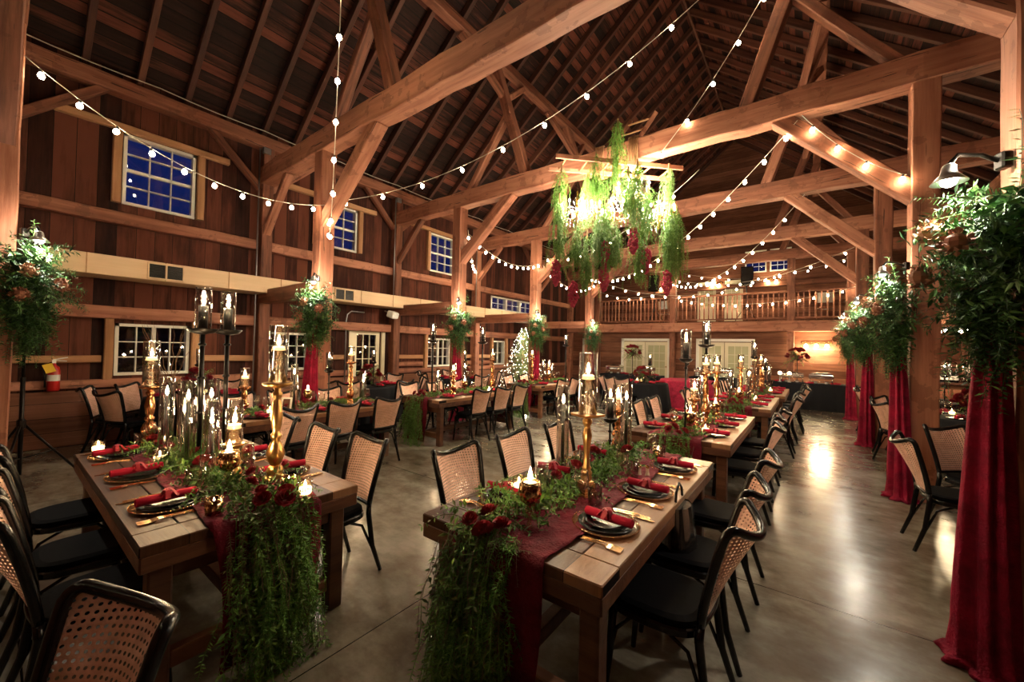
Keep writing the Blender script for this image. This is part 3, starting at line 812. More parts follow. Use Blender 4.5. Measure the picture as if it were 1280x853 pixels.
def flatware(name, head):
    def fn():
        mb = MB()
        def strip(pts, th=.0028):
            n = len(pts); vs = []
            for y, w, z in pts: vs += [(-w, y, z), (w, y, z), (w * .8, y, z + th), (-w * .8, y, z + th)]
            fs = [(3, 2, 1, 0), (n * 4 - 4, n * 4 - 3, n * 4 - 2, n * 4 - 1)]
            for i in range(n - 1):
                for k in range(4): j = (k + 1) % 4; fs.append((i * 4 + k, i * 4 + j, i * 4 + 4 + j, i * 4 + 4 + k))
            mb.add(vs, fs)
        strip([(-.10, .0055, .001), (-.095, .0065, .001), (-.03, .004, .003), (.03, .0028, .006), (.045, .003, .006)])
        if head == 'fork':
            strip([(.045, .003, .006), (.055, .0105, .004), (.068, .0115, .002)])
            for k in range(4): x = -.009 + .006 * k; mb.box((x, .088, .0035), (.0028, .042, .0022))
        elif head == 'knife': strip([(.03, .005, .004), (.05, .0085, .002), (.10, .0085, .002), (.125, .003, .002)], .0018)
        else: strip([(.045, .003, .006), (.055, .011, .003), (.07, .0165, .001), (.085, .0165, .001), (.10, .008, .002)], .002)
        mb.v = [(x * 1.25, y * 1.2, z * 1.3) for x, y, z in mb.v]
        return mb.build(name, 'flat')
    return fn
def P_wine():
    t = MB().lathe([(.001, .0), (.034, .0), (.034, .003), (.006, .008), (.0042, .02), (.004, .09), (.012, .105), (.034, .125), (.041, .155), (.040, .185), (.036, .215), (.0345, .215), (.0385, .185), (.0392, .155), (.032, .127), (.001, .108)], 20).build('wine_glass', 'glass', None, True); return t
def P_tumbler():
    return MB().lathe([(.001, 0), (.033, 0), (.037, .01), (.041, .12), (.0395, .12), (.035, .012), (.001, .009)], 20).build('water_glass', 'glass', None, True)
CH, DP, SP, NP = Proto(P_charger), Proto(P_plate(.138, 'dinner_plate')), Proto(P_plate(.105, 'salad_plate')), Proto(P_napkin)
FK, KN, SN = Proto(flatware('fork', 'fork')), Proto(flatware('knife', 'knife')), Proto(flatware('spoon', 'spoon'))
WG, TB = Proto(P_wine), Proto(P_tumbler)

class Tb:
    """a farm table with a local frame; near end at -y"""
    def __init__(s, cx, cy, rz, L, desc):
        s.c = (cx, cy); s.rz = rz; s.L = L; s.h = L / 2; s.desc = desc
    def w(s, x, y, z): return (s.c[0] + cos(s.rz) * x - sin(s.rz) * y, s.c[1] + sin(s.rz) * x + cos(s.rz) * y, z)
    def d(s, x, y): return (cos(s.rz) * x - sin(s.rz) * y, sin(s.rz) * x + cos(s.rz) * y)
ORD = ('nearest', 'second', 'third', 'fourth')
TOP = .7615
def setting(T, side, y, o, sname, full):
    x = side * (HW - .205); where = '%s %s place setting of the %s' % (o, sname, T.desc)
    rot = T.rz + (0 if side < 0 else pi); q = rot
    z = TOP
    if full:
        CH.put(T.w(x, y, z), q, 'amber glass charger with gold beads, ' + where, 'charger', 'charger plates')
    DP.put(T.w(x, y, z + .0045), q, 'black dinner plate at the ' + where, 'plate', 'black dinner plates')
    if full: SP.put(T.w(x, y, z + .012), q, 'small black top plate at the ' + where, 'plate', 'black salad plates')
    NP.put(T.w(x + side * .015, y, z + (.0255 if full else .018)), q + RND.uniform(-.1, .1), 'red rolled napkin with bow at the ' + where, 'napkin', 'red rolled napkins')
    if full:
        for k, nm in ((0, 'inner'), (1, 'outer')):
            FK.put(T.w(x + side * .035, y - side * side * (.19 + .022 * k), z), q + pi / 2, '%s gold fork beside the %s' % (nm, where), 'fork', 'gold forks')
        KN.put(T.w(x + side * .035, y + .19, z), q + pi / 2, 'gold knife beside the ' + where, 'knife', 'gold knives')
        SN.put(T.w(x + side * .035, y + .215, z), q + pi / 2, 'gold spoon beside the ' + where, 'spoon', 'gold spoons')
        WG.put(T.w(x - side * .185, y + .09, z), q, 'stemmed wine glass behind the ' + where, 'wine glass', 'wine glasses')
        TB.put(T.w(x - side * .145, y + .18, z), q, 'plain water glass behind the ' + where, 'water glass', 'water glasses')
    else:
        WG.put(T.w(x - side * .16, y + .12, z), q, 'stemmed wine glass behind the ' + where, 'wine glass', 'wine glasses')

# ------------------------------------------------------------------ candles and holders
FLM = [None]
def flame(parent, z, s=1.):
    if FLM[0] is None:
        o = MB().lathe([(.0005, 0), (.0055, .006), (.0075, .014), (.006, .026), (.0025, .038), (.0004, .046)], 8).build('flame', 'flame', parent, True); FLM[0] = o.data
    else: o = bpy.data.objects.new('flame', FLM[0]); COL.objects.link(o); o.parent = parent
    o.location = (0, 0, z); o.scale = (s, s, s); return o
def candle_proto(name, r, h, m, fs=1.):
    def fn():
        t = thing(name, None, None)
        MB().lathe([(.001, 0), (r, 0), (r, h - .004), (r * .86, h), (r * .5, h - .003), (.001, h - .004)], 14).build('wax', m, t, True)
        MB().tube([(0, 0, h - .005), (0, 0, h + .008)], .0012, 5).build('wick', 'black', t)
        flame(t, h + .006, fs); return t
    return Proto(fn)
TAPER = candle_proto('taper_candle', .013, .46, 'blackwax', 1.5)
TAPERS = candle_proto('taper_candle', .013, .30, 'blackwax', 1.5)
PILLARB = candle_proto('pillar_candle', .030, .17, 'blackwax', 1.5)
PILLARI = candle_proto('pillar_candle', .030, .09, 'ivory', 1.1)
FLOAT = candle_proto('floating_candle', .036, .03, 'waxglow', 1.5)
TEA = candle_proto('tealight_candle', .019, .015, 'ivory', .9)
def cyl_glass(name, r, h, water=None, m='glass'):
    def fn():
        t = thing(name, None, None)
        MB().lathe([(.001, .0), (r, .0), (r, h), (r - .0025, h), (r - .0025, .006), (.001, .006)], 28).build('cylinder', m, t, True)
        MB().lathe([(r - .0035, h - .001), (r + .0010, h), (r - .0012, h + .0024)], 28).build('rim', 'crystal', t, True)
        if water: MB().lathe([(.001, .007), (r - .004, .007), (r - .004, water), (.001, water)], 28).build('water', 'water', t, True)
        return t
    return Proto(fn)
HURR = cyl_glass('hurricane_vase', .055, .37, .215)
HURRS = cyl_glass('hurricane_vase', .047, .22, .10)
HURRC = cyl_glass('hurricane_glass', .052, .31)
HURRB = cyl_glass('hurricane_glass', .048, .25)
TUBE = cyl_glass('glass_tube', .045, .60)
TUBES = cyl_glass('glass_tube', .045, .47)
def goldstick(h, plate=.075, m='gold', sq=True, name='candlestick'):
    def fn():
        t = thing(name, None, None)
        b = MB()
        if sq:
            for (a, z0, z1) in ((.075, 0, .018), (.066, .018, .03), (.055, .03, .075), (.046, .075, .085)): b.lathe([(.001, z0), (a, z0), (a * .97, z1), (.001, z1)], 4, sq=False)
            b.v = [(x * 1.0, y * 1.0, z) for x, y, z in b.v]
        else: b.lathe([(.001, 0), (.075, 0), (.078, .008), (.06, .018), (.045, .03), (.052, .05), (.04, .075), (.028, .085), (.001, .085)], 20)
        b.build('foot', m, t, not sq)
        s = h - .085
        prof = [(.024, 0), (.034, .03), (.036, .06), (.028, .09), (.034, .11), (.034, .14), (.022, .17), (.030, .20), (.020, .23), (.017, .40), (.023, .56), (.030, .68), (.020, .78), (.017, .82), (.030, .86), (.030, .90), (.02, .93), (.02, .97)]
        if not sq: prof = [(.026, 0), (.046, .07), (.055, .14), (.040, .24), (.022, .30), (.032, .33), (.032, .37), (.020, .40), (.028, .46), (.036, .60), (.026, .76), (.018, .80), (.030, .84), (.030, .87), (.019, .90), (.024, .97)]
        MB().lathe([(r_, .085 + q * s) for r_, q in prof], 18).build('stem', m, t, True)
        if sq: MB().lathe([(.001, h - .03), (plate * .75, h - .024), (plate * 1.35, h - .012), (plate * 1.4, h), (.001, h)], 4).build('plate', m, t)
        else: MB().lathe([(.001, h - .04), (.03, h - .035), (plate * .9, h - .02), (plate, h - .008), (plate, h), (plate * .9, h - .004), (.001, h - .004)], 24).build('plate', m, t, True)
        return t
    return Proto(fn)
GS_A = goldstick(.62, .088, 'gold', False); GS_B = goldstick(.50, .078, 'brass', False); GS_T = goldstick(.49, .075, 'gold', True); GS_M = goldstick(.34, .07, 'brass', False); GS_S = goldstick(.23, .06, 'gold', False); GS_L = goldstick(.62, .075, 'brass', False)
def ironstick(h, plate=.065):
    def fn():
        t = thing('iron_candlestick', None, None)
        MB().lathe([(.001, 0), (.065, 0), (.062, .008), (.02, .018), (.009, .03)], 20).build('foot', 'iron', t, True)
        sr = .016 if h > .9 else .009
        s = MB().tube([(0, 0, .02), (0, 0, h - .01)], sr, 10)
        for q in (.35, .62, .88): s.lathe([(sr, h * q - .012), (sr + .010, h * q - .004), (sr + .010, h * q + .004), (sr, h * q + .012)], 12)
        s.build('stem', 'iron', t, True)
        MB().lathe([(.001, h - .045), (.02, h - .04), (plate * .75, h - .028), (plate, h - .002), (plate, h + .003), (plate * .93, h - .004), (plate * .7, h - .006), (.001, h - .0005)], 24).build('plate', 'iron', t, True)
        return t
    return Proto(fn)
IS_X, IS_H, IS_M, IS_S = ironstick(.97, .10), ironstick(.80, .07), ironstick(.50), ironstick(.29)
def P_mercury():
    t = thing('footed_votive_holder', None, None)
    MB().lathe([(.001, 0), (.042, 0), (.042, .005), (.014, .016), (.009, .05), (.022, .08), (.025, .10), (.011, .12)], 18).build('foot', 'votive', t, True)
    MB().lathe([(.001, .118), (.02, .12), (.048, .142), (.060, .18), (.053, .215), (.044, .235), (.041, .235), (.050, .215), (.056, .18), (.001, .135)], 20).build('bowl', 'mercury', t, True); return t
MERC = Proto(P_mercury)
def P_votive(m):
    def fn():
        t = thing('votive_holder', None, None)
        MB().lathe([(.001, 0), (.032, 0), (.036, .008), (.040, .085), (.0375, .085), (.033, .01), (.001, .008)], 20).build('cup', m, t, True)
        MB().lathe([(.001, .0085), (.0325, .0085), (.035, .042), (.001, .042)], 16).build('wax', 'votiveglow', t, True); flame(t, .045, .9); return t
    return Proto(fn)
VOT, VOTM = P_votive('votive'), P_votive('mercury')
def shaker():
    t = thing('salt_shaker', None, None)
    MB().lathe([(.001, 0), (.017, 0), (.016, .01), (.011, .03), (.010, .055), (.012, .06)], 14).build('body', 'ivory', t, True)
    MB().lathe([(.012, .06), (.013, .066), (.010, .078), (.001, .08)], 14).build('cap', 'flat', t, True); return t
SHK = Proto(shaker)

LIGHTS = []
def plight(loc, e, r=.03, c=(1., .72, .42), name='candle_light'):
    l = bpy.data.lights.new(name, 'POINT'); l.energy = e; l.color = c; l.shadow_soft_size = r
    o = bpy.data.objects.new(name, l); o.location = loc; COL.objects.link(o); LIGHTS.append(o); return o
CE = 3.2   # candle light scale

def lit(T, kind, x, y, where):
    """one candle arrangement on table T at local x, y"""
    z = TOP + .006; p = lambda dz: T.w(x, y, z + dz)
    g = where + ' ' + T.desc
    if kind in ('goldA', 'goldB', 'goldT', 'goldM', 'goldS', 'goldL'):
        pr, h = {'goldA': (GS_A, .62), 'goldB': (GS_B, .50), 'goldT': (GS_T, .49), 'goldM': (GS_M, .34), 'goldS': (GS_S, .23), 'goldL': (GS_L, .62)}[kind]
        ad = {'goldA': 'tall gold', 'goldB': 'copper-gold', 'goldT': 'square-footed gold', 'goldM': 'medium copper-gold', 'goldS': 'low gold', 'goldL': 'tall copper-gold'}[kind]
        pr.put(p(0), T.rz + (pi / 4 + .35), '%s candlestick %s' % (ad, g), 'candlestick', 'gold candlesticks')
        small = kind in ('goldS', 'goldM', 'goldL')
        (HURRS if small else HURR).put(p(h), T.rz, 'glass vase on %s candlestick %s' % (ad, g), 'vase', 'hurricane vases')
        FLOAT.put(p(h + (.092 if small else .205)), T.rz, 'floating candle on %s candlestick %s' % (ad, g), 'candle', 'floating candles')
        plight(p(h + (.17 if small else .33)), .9 * CE)
    elif kind in ('ironX', 'ironH', 'ironM', 'ironS'):
        pr, h = {'ironX': (IS_X, .97), 'ironH': (IS_H, .80), 'ironM': (IS_M, .5), 'ironS': (IS_S, .29)}[kind]
        ad = {'ironX': 'tall iron', 'ironH': 'tall iron', 'ironM': 'mid-height iron', 'ironS': 'short iron'}[kind]
        pr.put(p(0), T.rz, '%s candlestick %s' % (ad, g), 'candlestick', 'black iron candlesticks')
        b = kind in ('ironX', 'ironH')
        (HURRC if b else HURRB).put(p(h), T.rz, 'glass chimney on %s candlestick %s' % (ad, g), 'glass chimney', 'glass chimneys')
        PILLARB.put(p(h + .0062), T.rz, 'pillar candle on %s candlestick %s' % (ad, g), 'candle', 'black pillar candles')
        plight(p(h + .2), .9 * CE)
    elif kind in ('tube', 'tubeS'):
        (TUBE if kind == 'tube' else TUBES).put(p(0), T.rz, '%s clear glass tube %s' % ('tall' if kind == 'tube' else 'shorter', g), 'glass tube', 'glass candle tubes')
        (TAPER if kind == 'tube' else TAPERS).put(p(.0062), T.rz, 'black taper candle in %s tube %s' % ('tall' if kind == 'tube' else 'shorter', g), 'candle', 'black taper candles')
        plight(p(.49 if kind == 'tube' else .33), .6 * CE)
    elif kind == 'merc':
        MERC.put(p(0), T.rz, 'footed mercury-glass candle bowl ' + g, 'candle holder', 'footed candle bowls')
        FLOAT.put(p(.195), T.rz, 'lit candle in the footed bowl ' + g, 'candle', 'candles in footed bowls'); plight(p(.28), .6 * CE)
    elif kind in ('vot', 'votm'):
        (VOT if kind == 'vot' else VOTM).put(p(0), T.rz, ('clear' if kind == 'vot' else 'speckled gold') + ' glass votive glowing ' + g, 'votive candle', 'votive candles')

GE = 'along the %s side of the %s'
def farm(T, sides, ys, cys, full, gar, tdesc, chairs=True, cset=None):
    L = T.L
    TABLE[L].put((*T.c, 0), T.rz, tdesc, 'table', 'rustic farm tables')
    RUN[L].put((*T.c, 0), T.rz, 'burgundy velvet runner down the ' + T.desc, 'table runner', 'velvet runners')
    GAR[gar].put(T.w(-.09 if gar == 'T' else 0, 0, .001), T.rz, 'greenery garland with deep red roses trailing over the ' + T.desc, 'garland', 'table garlands')
    for s, nm in ((-1, sides[0]), (1, sides[1])):
        for k, y in enumerate(ys[(s + 1) // 2]): setting(T, s, y, ORD[k], nm, full)
        for k, y in enumerate(cys[(s + 1) // 2]):
            x, yy = (s * (HW + .37 if full else HW + .34), y)
            j = RND.uniform(-.05, .05); fx, fy = T.d(-s, j)
            wx, wy, _ = T.w(x + RND.uniform(-.03, .03), yy, 0)
            chair(wx, wy, (fx, fy), '%s black cane-back chair on the %s side of the %s' % (ORD[k], nm, T.desc), 'cane-back chairs at the farm tables')

A = Tb(-3.365, .91, pi / 2, 2.2, 'front left table')
T1 = Tb(-1.12, 2.465, 0, 2.13, 'front right-row table')
T2 = Tb(-1.10, 5.33, 0, 2.13, 'second right-row table')
T3 = Tb(-.98, 8.42, 0, 2.13, 'third right-row table')
T4 = Tb(-.90, 10.95, 0, 2.13, 'last right-row table')
B = Tb(-5.42, 2.60, 0, 2.13, 'left middle-row table')
C = Tb(-5.25, 5.42, 0, 2.13, 'centre middle-row table')
D = Tb(-5.45, 8.75, 0, 2.13, 'far middle-row table')
farm(A, ('near', 'far'), ((-.615, .10, .80), (-.515, .1, .76)), ((-.72, -.1, .62), (-.665, -.055, .685)), True, 'A', 'rustic plank farm table at lower left with greenery spilling off its end')
farm(T1, ('left', 'aisle'), ((-.60, -.05, .58), (-.57, .03, .66)), ((-.46, .20, .85), (-.46, .08, .80)), True, 'T', 'rustic plank farm table in front centre, nearest of the right row')
farm(T2, ('left', 'aisle'), ((-.68, 0, .68), (-.68, 0, .68)), ((-.62, .12, .80), (-.6, .1, .8)), False, 'F', 'second rustic plank farm table of the right row')
farm(T3, ('left', 'aisle'), ((-.68, 0, .68), (-.68, 0, .68)), ((-.62, .05, .7), (-.6, .05, .7)), False, 'F', 'third rustic plank farm table of the right row')
farm(T4, ('left', 'aisle'), ((-.68, 0, .68), (-.68, 0, .68)), ((-.62, .05, .7), (-.6, .05, .7)), False, 'F', 'farthest rustic plank farm table of the right row')
farm(B, ('wall', 'aisle'), ((-.68, 0, .68), (-.68, 0, .68)), ((-.56, .05, .72), (-.48, .1, .74)), False, 'F', 'plank farm table behind the front left one, ringed by chairs')
farm(C, ('wall', 'aisle'), ((-.68, 0, .68), (-.68, 0, .68)), ((-.62, .0, .62), (-.32, .25, .84)), False, 'F', 'farm table mid-room whose greenery hangs to the floor at its near end')
farm(D, ('wall', 'aisle'), ((-.68, 0, .68), (-.68, 0, .68)), ((-.62, .05, .7), (-.6, .05, .7)), False, 'F', 'farthest farm table of the middle row near the lit tree')
chair(-1.48, .25, (.28, -.96), 'closest chair, its cane back cut off by the lower left frame edge')

# front left table (local x = world y - .91, local y = -(world x + 3.365))
def onA(kind, X, Y, where): lit(A, kind, Y - .91, -(X + 3.365), where)
onA('goldA', -2.76, 1.13, 'by the greenery end of the'); onA('goldB', -4.33, .80, 'at the wall end of the'); onA('goldS', -2.93, .95, 'beside the roses on the')
onA('ironX', -3.66, .96, 'left of the pair on the'); onA('ironX', -3.76, 1.15, 'right of the pair on the')
for k, (X, Y, tp) in enumerate(((-3.82, .80, 'tube'), (-3.42, .83, 'tube'), (-3.45, .97, 'tube'), (-3.92, .93, 'tubeS'), (-3.28, .93, 'tubeS'), (-3.22, 1.05, 'tubeS'))):
    onA(tp, X, Y, ('leftmost in the cluster on the', 'front in the cluster on the', 'middle in the cluster on the', 'back in the cluster on the', 'right in the cluster on the', 'rightmost in the cluster on the')[k])
onA('votm', -2.40, .70, 'at the front corner of the'); onA('vot', -2.33, 1.12, 'near the end of the'); onA('votm', -2.47, 1.09, 'behind the clear one on the')
onA('vot', -4.40, .52, 'at the far left corner of the'); onA('vot', -3.72, .75, 'between the napkins of the'); onA('merc', -2.72, .86, 'near the roses on the')
def on1(kind, X, Y, where): lit(T1, kind, X + 1.12, Y - 2.465, where)
on1('goldT', -1.07, 2.19, 'in the middle of the'); on1('tube', -1.47, 2.60, 'left of centre on the'); on1('ironS', -1.36, 3.22, 'towards the far end of the'); on1('tube', -1.20, 3.17, 'right of the short stick on the')
on1('goldM', -1.38, 3.44, 'at the far end of the'); on1('merc', -1.08, 1.60, 'at the near end of the'); on1('votm', -.98, 3.30, 'on the far right of the'); on1('vot', -1.42, 1.98, 'among the leaves of the')
for k, (x, y) in enumerate(((-.90, 2.80), (-.945, 2.765))): SHK.put((x, y, TOP), 0, ('right', 'left')[k] + ' gold-capped shaker of the pair on the front right-row table', 'shaker', 'salt and pepper shakers')
for T, lst in ((T2, (('ironH', .06, -.90), ('goldM', .05, -.45), ('goldL', .08, .02), ('goldL', .12, .5), ('ironX', .03, .28), ('merc', .1, -.85), ('tube', -.1, .7), ('vot', .2, -.6), ('votm', -.2, -.3), ('merc', .16, .2))),
               (T3, (('merc', .05, -.9), ('tube', -.1, -.75), ('goldL', .02, -.45), ('tube', .12, -.25), ('tubeS', -.05, 0), ('goldM', .08, .25), ('ironH', .12, .6), ('goldL', .1, .85), ('vot', .2, .1))),
               (T4, (('goldL', .05, -.7), ('tube', -.1, -.35), ('ironM', .08, 0), ('goldM', .0, .4), ('tube', .1, .75), ('vot', .2, -.2))),
               (B, (('goldM', .0, -.75), ('tube', .05, -.2), ('ironM', -.02, .30), ('goldL', .12, .55), ('tubeS', .05, .8), ('merc', -.1, .05), ('vot', .1, -.5))),
               (C, (('ironX', -.02, -.75), ('goldM', .05, -.30), ('merc', .1, -.05), ('ironX', .08, .45), ('goldL', .1, .75), ('tube', -.1, .15), ('tubeS', -.15, -.5), ('vot', .15, .6))),
               (D, (('goldL', .0, -.7), ('tube', .1, -.35), ('goldM', .0, .1), ('tubeS', -.1, .4), ('ironX', .1, .8), ('merc', .12, -.1)))):
    seen = {}
    for kd, x, y in lst:
        n = seen.get(kd, 0); seen[kd] = n + 1
        lit(T, kd, x, y, ('nearest on the', 'next one back on the', 'rear one on the')[n])
fr = thing('table_card_frame', 'small white card frame standing on the left middle-row table', 'frame', (-5.42 + .1, 2.28, TOP + .005), radians(40))
Rf = Matrix.Rotation(-.2, 3, 'X'); f = MB()
for c, d in (((0, 0, .01), (.13, .014, .02)), ((0, 0, .17), (.13, .014, .02)), ((-.055, 0, .09), (.02, .014, .17)), ((.055, 0, .09), (.02, .014, .17))): f.box(Rf @ Vector(c), d, Rf)
f.build('frame', 'white', fr); MB().box(Rf @ Vector((0, .004, .09)), (.1, .004, .15), Rf).build('card', 'tablewood', fr)
# bag on the second aisle chair
bg = thing('handbag', 'shiny black gathered handbag hung on the middle aisle chair of front table', 'bag', (-.62, 2.52, .492))
r = random.Random(9); b = MB()
b.grid(18, 10, lambda u, v: Vector(((.10 - .03 * v) * cos(2 * pi * u) * (1 + .06 * sin(10 * pi * u)), (.13 - .02 * v) * sin(2 * pi * u) * (1 + .06 * sin(14 * pi * u)), .24 * v)) )
b.add([(.07 * cos(k), .10 * sin(k), .235) for k in [2 * pi * q / 12 for q in range(12)]], [tuple(range(12))])
b.build('body', mat('patent_black', (.01, .01, .01), .12, spec=.8), bg, True); MB().tube([(0, -.08, .23), (0, -.06, .32), (0, 0, .36), (0, .06, .32), (0, .08, .23)], .008).build('strap', 'black', bg, True)

# ------------------------------------------------------------------ round tables under black cloths
def round_cloth(R_, H_, nf, m, seed):
    def fn():
        r = random.Random(seed); ph = [r.uniform(0, 6) for _ in range(4)]
        mb = MB(); n = 96
        def ringp(rad, z, amp): return [((rad + amp * (cos(nf * a + ph[0]) + .5 * cos((nf * 1.6 // 1) * a + ph[1]))) * cos(a), (rad + amp * (cos(nf * a + ph[0]) + .5 * cos((nf * 1.6 // 1) * a + ph[1]))) * sin(a), z) for a in [2 * pi * k / n for k in range(n)]]
        rings = [ringp(.01, H_, 0), ringp(R_ - .02, H_, 0), ringp(R_, H_ - .006, 0), ringp(R_ + .012, H_ - .04, .004), ringp(R_ + .03, H_ * .6, .02), ringp(R_ + .05, H_ * .3, .032), ringp(R_ + .07, .012, .042)]
        vs = [p for q in rings for p in q]; fs = []
        for i in range(len(rings) - 1):
            for k in range(n): j = (k + 1) % n; fs.append((i * n + k, i * n + j, (i + 1) * n + j, (i + 1) * n + k))
        mb.add(vs, fs); t = thing('round_table', None, None)
        mb.build('tablecloth', m, t, True)
        MB().lathe([(.001, H_ - .03), (R_ - .02, H_ - .03), (R_ - .02, H_ - .004), (.001, H_ - .004)], 40).build('tabletop', 'tablewood', t)
        MB().tube([(0, 0, .02), (0, 0, H_ - .03)], .05, 10).build('pedestal', 'iron', t); MB().lathe([(.001, 0), (.3, 0), (.3, .02), (.05, .05)], 20).build('base', 'iron', t)
        return t
    return Proto(fn)
RC, RR = round_cloth(.66, .76, 13, 'blackcloth', 4), round_cloth(.76, .78, 11, 'redcloth', 6)
def floral(h, m1, m2, stem, seed, R_=.26):
    def fn():
        t = thing('floral_centrepiece', None, None); r = random.Random(seed)
        if stem:
            MB().lathe([(.001, 0), (.07, 0), (.065, .012), (.012, .03), (.010, h - .08), (.05, h - .03), (.055, h)], 16).build('stand', 'iron', t, True)
        else: MB().lathe([(.001, 0), (.05, 0), (.075, .05), (.07, h), (.062, h), (.066, .05), (.001, .02)], 18).build('vase', 'darkglass', t, True)
        g = MB(); b = MB()
        for k in range(70):
            a = r.uniform(0, 2 * pi); el = r.uniform(-.5, 1.3)
            d = Vector((cos(a) * cos(el), sin(a) * cos(el), sin(el)))
            strand((g, b)[k % 2], (0, 0, h + .03), d, R_ * r.uniform(.7, 1.5), 8, .06, .022, .5, r)
        g.build('greenery', m1, t); b.build('dark_foliage', m2, t)
        roses(t, [(R_ * .75 * cos(a) * cos(e), R_ * .75 * sin(a) * cos(e), h + .05 + R_ * .7 * sin(e)) for a, e in [(r.uniform(0, 6.3), r.uniform(-.1, 1.4)) for _ in range(16)]], r, 1.5)
        return t
    return Proto(fn)
FLOW = floral(.16, 'garland', 'burg', False, 31); TALLF = floral(.72, 'garland', 'burg', True, 32, .36)
def compass(a):
    a = a % 360
    return ('right', 'back right', 'back', 'back left', 'left', 'front left', 'front', 'front right')[int((a + 22.5) // 45) % 8]
def round_set(cx, cy, where, chairs, seats, cent=True):
    RC.put((cx, cy, 0), 0, 'round table under a black cloth ' + where, 'table', 'round black-clothed tables')
    used = set(); used2 = set()
    for k, a in enumerate(seats):
        a = radians(a); px, py = cx + .46 * cos(a), cy + .46 * sin(a); o = compass(seats[k]); o = o if o not in used else o + ' corner'; used.add(o)
        lab = 'at the %s of black table %s' % (o, where)
        DP.put((px, py, .763), a, 'black plate ' + lab, 'plate', 'plates on round tables'); NP.put((px, py, .777), a, 'red napkin ' + lab, 'napkin', 'napkins on round tables')
        WG.put((cx + .34 * cos(a + .5), cy + .34 * sin(a + .5), .763), 0, 'wine glass ' + lab, 'wine glass', 'glasses on round tables')
    for k, (x, y, f) in enumerate(chairs):
        o = compass(math.degrees(atan2(y - cy, x - cx))); o = o if o not in used2 else 'second ' + o; used2.add(o)
        dd = hypot(x - cx, y - cy)
        if f is None and dd < 1.18 and x > -8.3: x, y = cx + (x - cx) * 1.18 / dd, cy + (y - cy) * 1.18 / dd
        d = (cx - x, cy - y) if f is None else f
        chair(x, y, d, 'cane-back chair at the %s of black table %s' % (o, where), 'cane-back chairs at the round tables')
    if cent:
        FLOW.put((cx, cy, .763), 0, 'low burgundy flower arrangement on the black table ' + where, 'flowers', 'low flower arrangements')
    T = Tb(cx, cy, 0, 1, 'black table ' + where)
    for k, (kd, x, y) in enumerate((('ironM', .22, -.05), ('vot', -.2, .15), ('votm', .05, -.25))): lit(T, kd, x, y, 'on the')
round_set(-7.95, 2.05, 'by the fire extinguisher', [(-8.40, .82, None), (-7.60, .93, (-.45, .9)), (-8.72, 1.30, None), (-8.70, 2.72, None), (-7.45, 2.86, None), (-6.92, 1.75, None)], (-100, -55, -5, 50, 100, 200, 150))
round_set(-7.70, 5.02, 'by the glazed door', [(-7.40, 4.02, None), (-7.05, 4.2, None), (-6.72, 5.1, None), (-7.1, 5.92, None), (-8.05, 3.98, None), (-8.15, 5.98, None)], (-100, -55, -5, 50, 100, 150))
round_set(-7.72, 7.85, 'by the far left window', [(-7.95, 6.82, None), (-8.55, 7.05, None), (-6.86, 7.6, None), (-7.1, 8.65, None), (-8.72, 8.4, None)], (-90, -40, 10, 60, 120, 200))
round_set(-3.7, 10.95, 'in the middle of the hall', [(-4.55, 10.3, None), (-4.2, 10.05, None), (-3.85, 9.92, None)], (-130, -90, -40, 20, 160))
round_set(2.05, 5.6, 'right of the second right post', [(.66, 4.95, (1, .06)), (1.10, 5.98, (.62, -.78)), (2.0, 6.6, None), (3.0, 5.6, None), (1.8, 4.6, None)], (180, 120, 60, 0, -60, -120), True)
round_set(1.95, 8.75, 'beyond the second right post', [(.93, 8.35, None), (1.05, 9.3, None), (2.2, 7.75, None)], (180, 120, 60, 240), True)
round_set(1.95, 11.6, 'near the buffet end', [(.93, 11.2, None), (1.1, 12.2, None)], (180, 120, 240), False)

# ------------------------------------------------------------------ buffets under the gallery
def buffet(x0, x1, y0, y1, label, name='buffet_table'):
    cx, cy = (x0 + x1) / 2, (y0 + y1) / 2; t = thing(name, label, 'table', (cx, cy, 0), 0, 'black-clothed buffet tables')
    hx, hy = (x1 - x0) / 2, (y1 - y0) / 2; per = []
    for k in range(40): per.append((-hx + 2 * hx * k / 40, -hy, 0, -1))
    for k in range(16): per.append((hx, -hy + 2 * hy * k / 16, 1, 0))
    for k in range(40): per.append((hx - 2 * hx * k / 40, hy, 0, 1))
    for k in range(16): per.append((-hx, hy - 2 * hy * k / 16, -1, 0))
    n = len(per); vs = []; fs = []
    for z, a in ((.77, 0), (.755, .004), (.4, .012), (.01, .022)):
        vs += [(x + nx * (a + a * sin(k * 1.3)), y + ny * (a + a * sin(k * 1.3)), z) for k, (x, y, nx, ny) in enumerate(per)]
    for i in range(3):
        for k in range(n): j = (k + 1) % n; fs.append((i * n + k, (i + 1) * n + k, (i + 1) * n + j, i * n + j))
    fs.append(tuple(range(n))); MB().add(vs, fs).build('tablecloth', 'blackcloth', t, True)
    MB().box((0, 0, .745), (2 * hx - .03, 2 * hy - .03, .03)).build('tabletop', 'tablewood', t)
    for sx in (-1, 1):
        for sy in (-1, 1): MB().box((sx * (hx - .1), sy * (hy - .1), .365), (.04, .04, .73)).build('leg', 'iron', t)
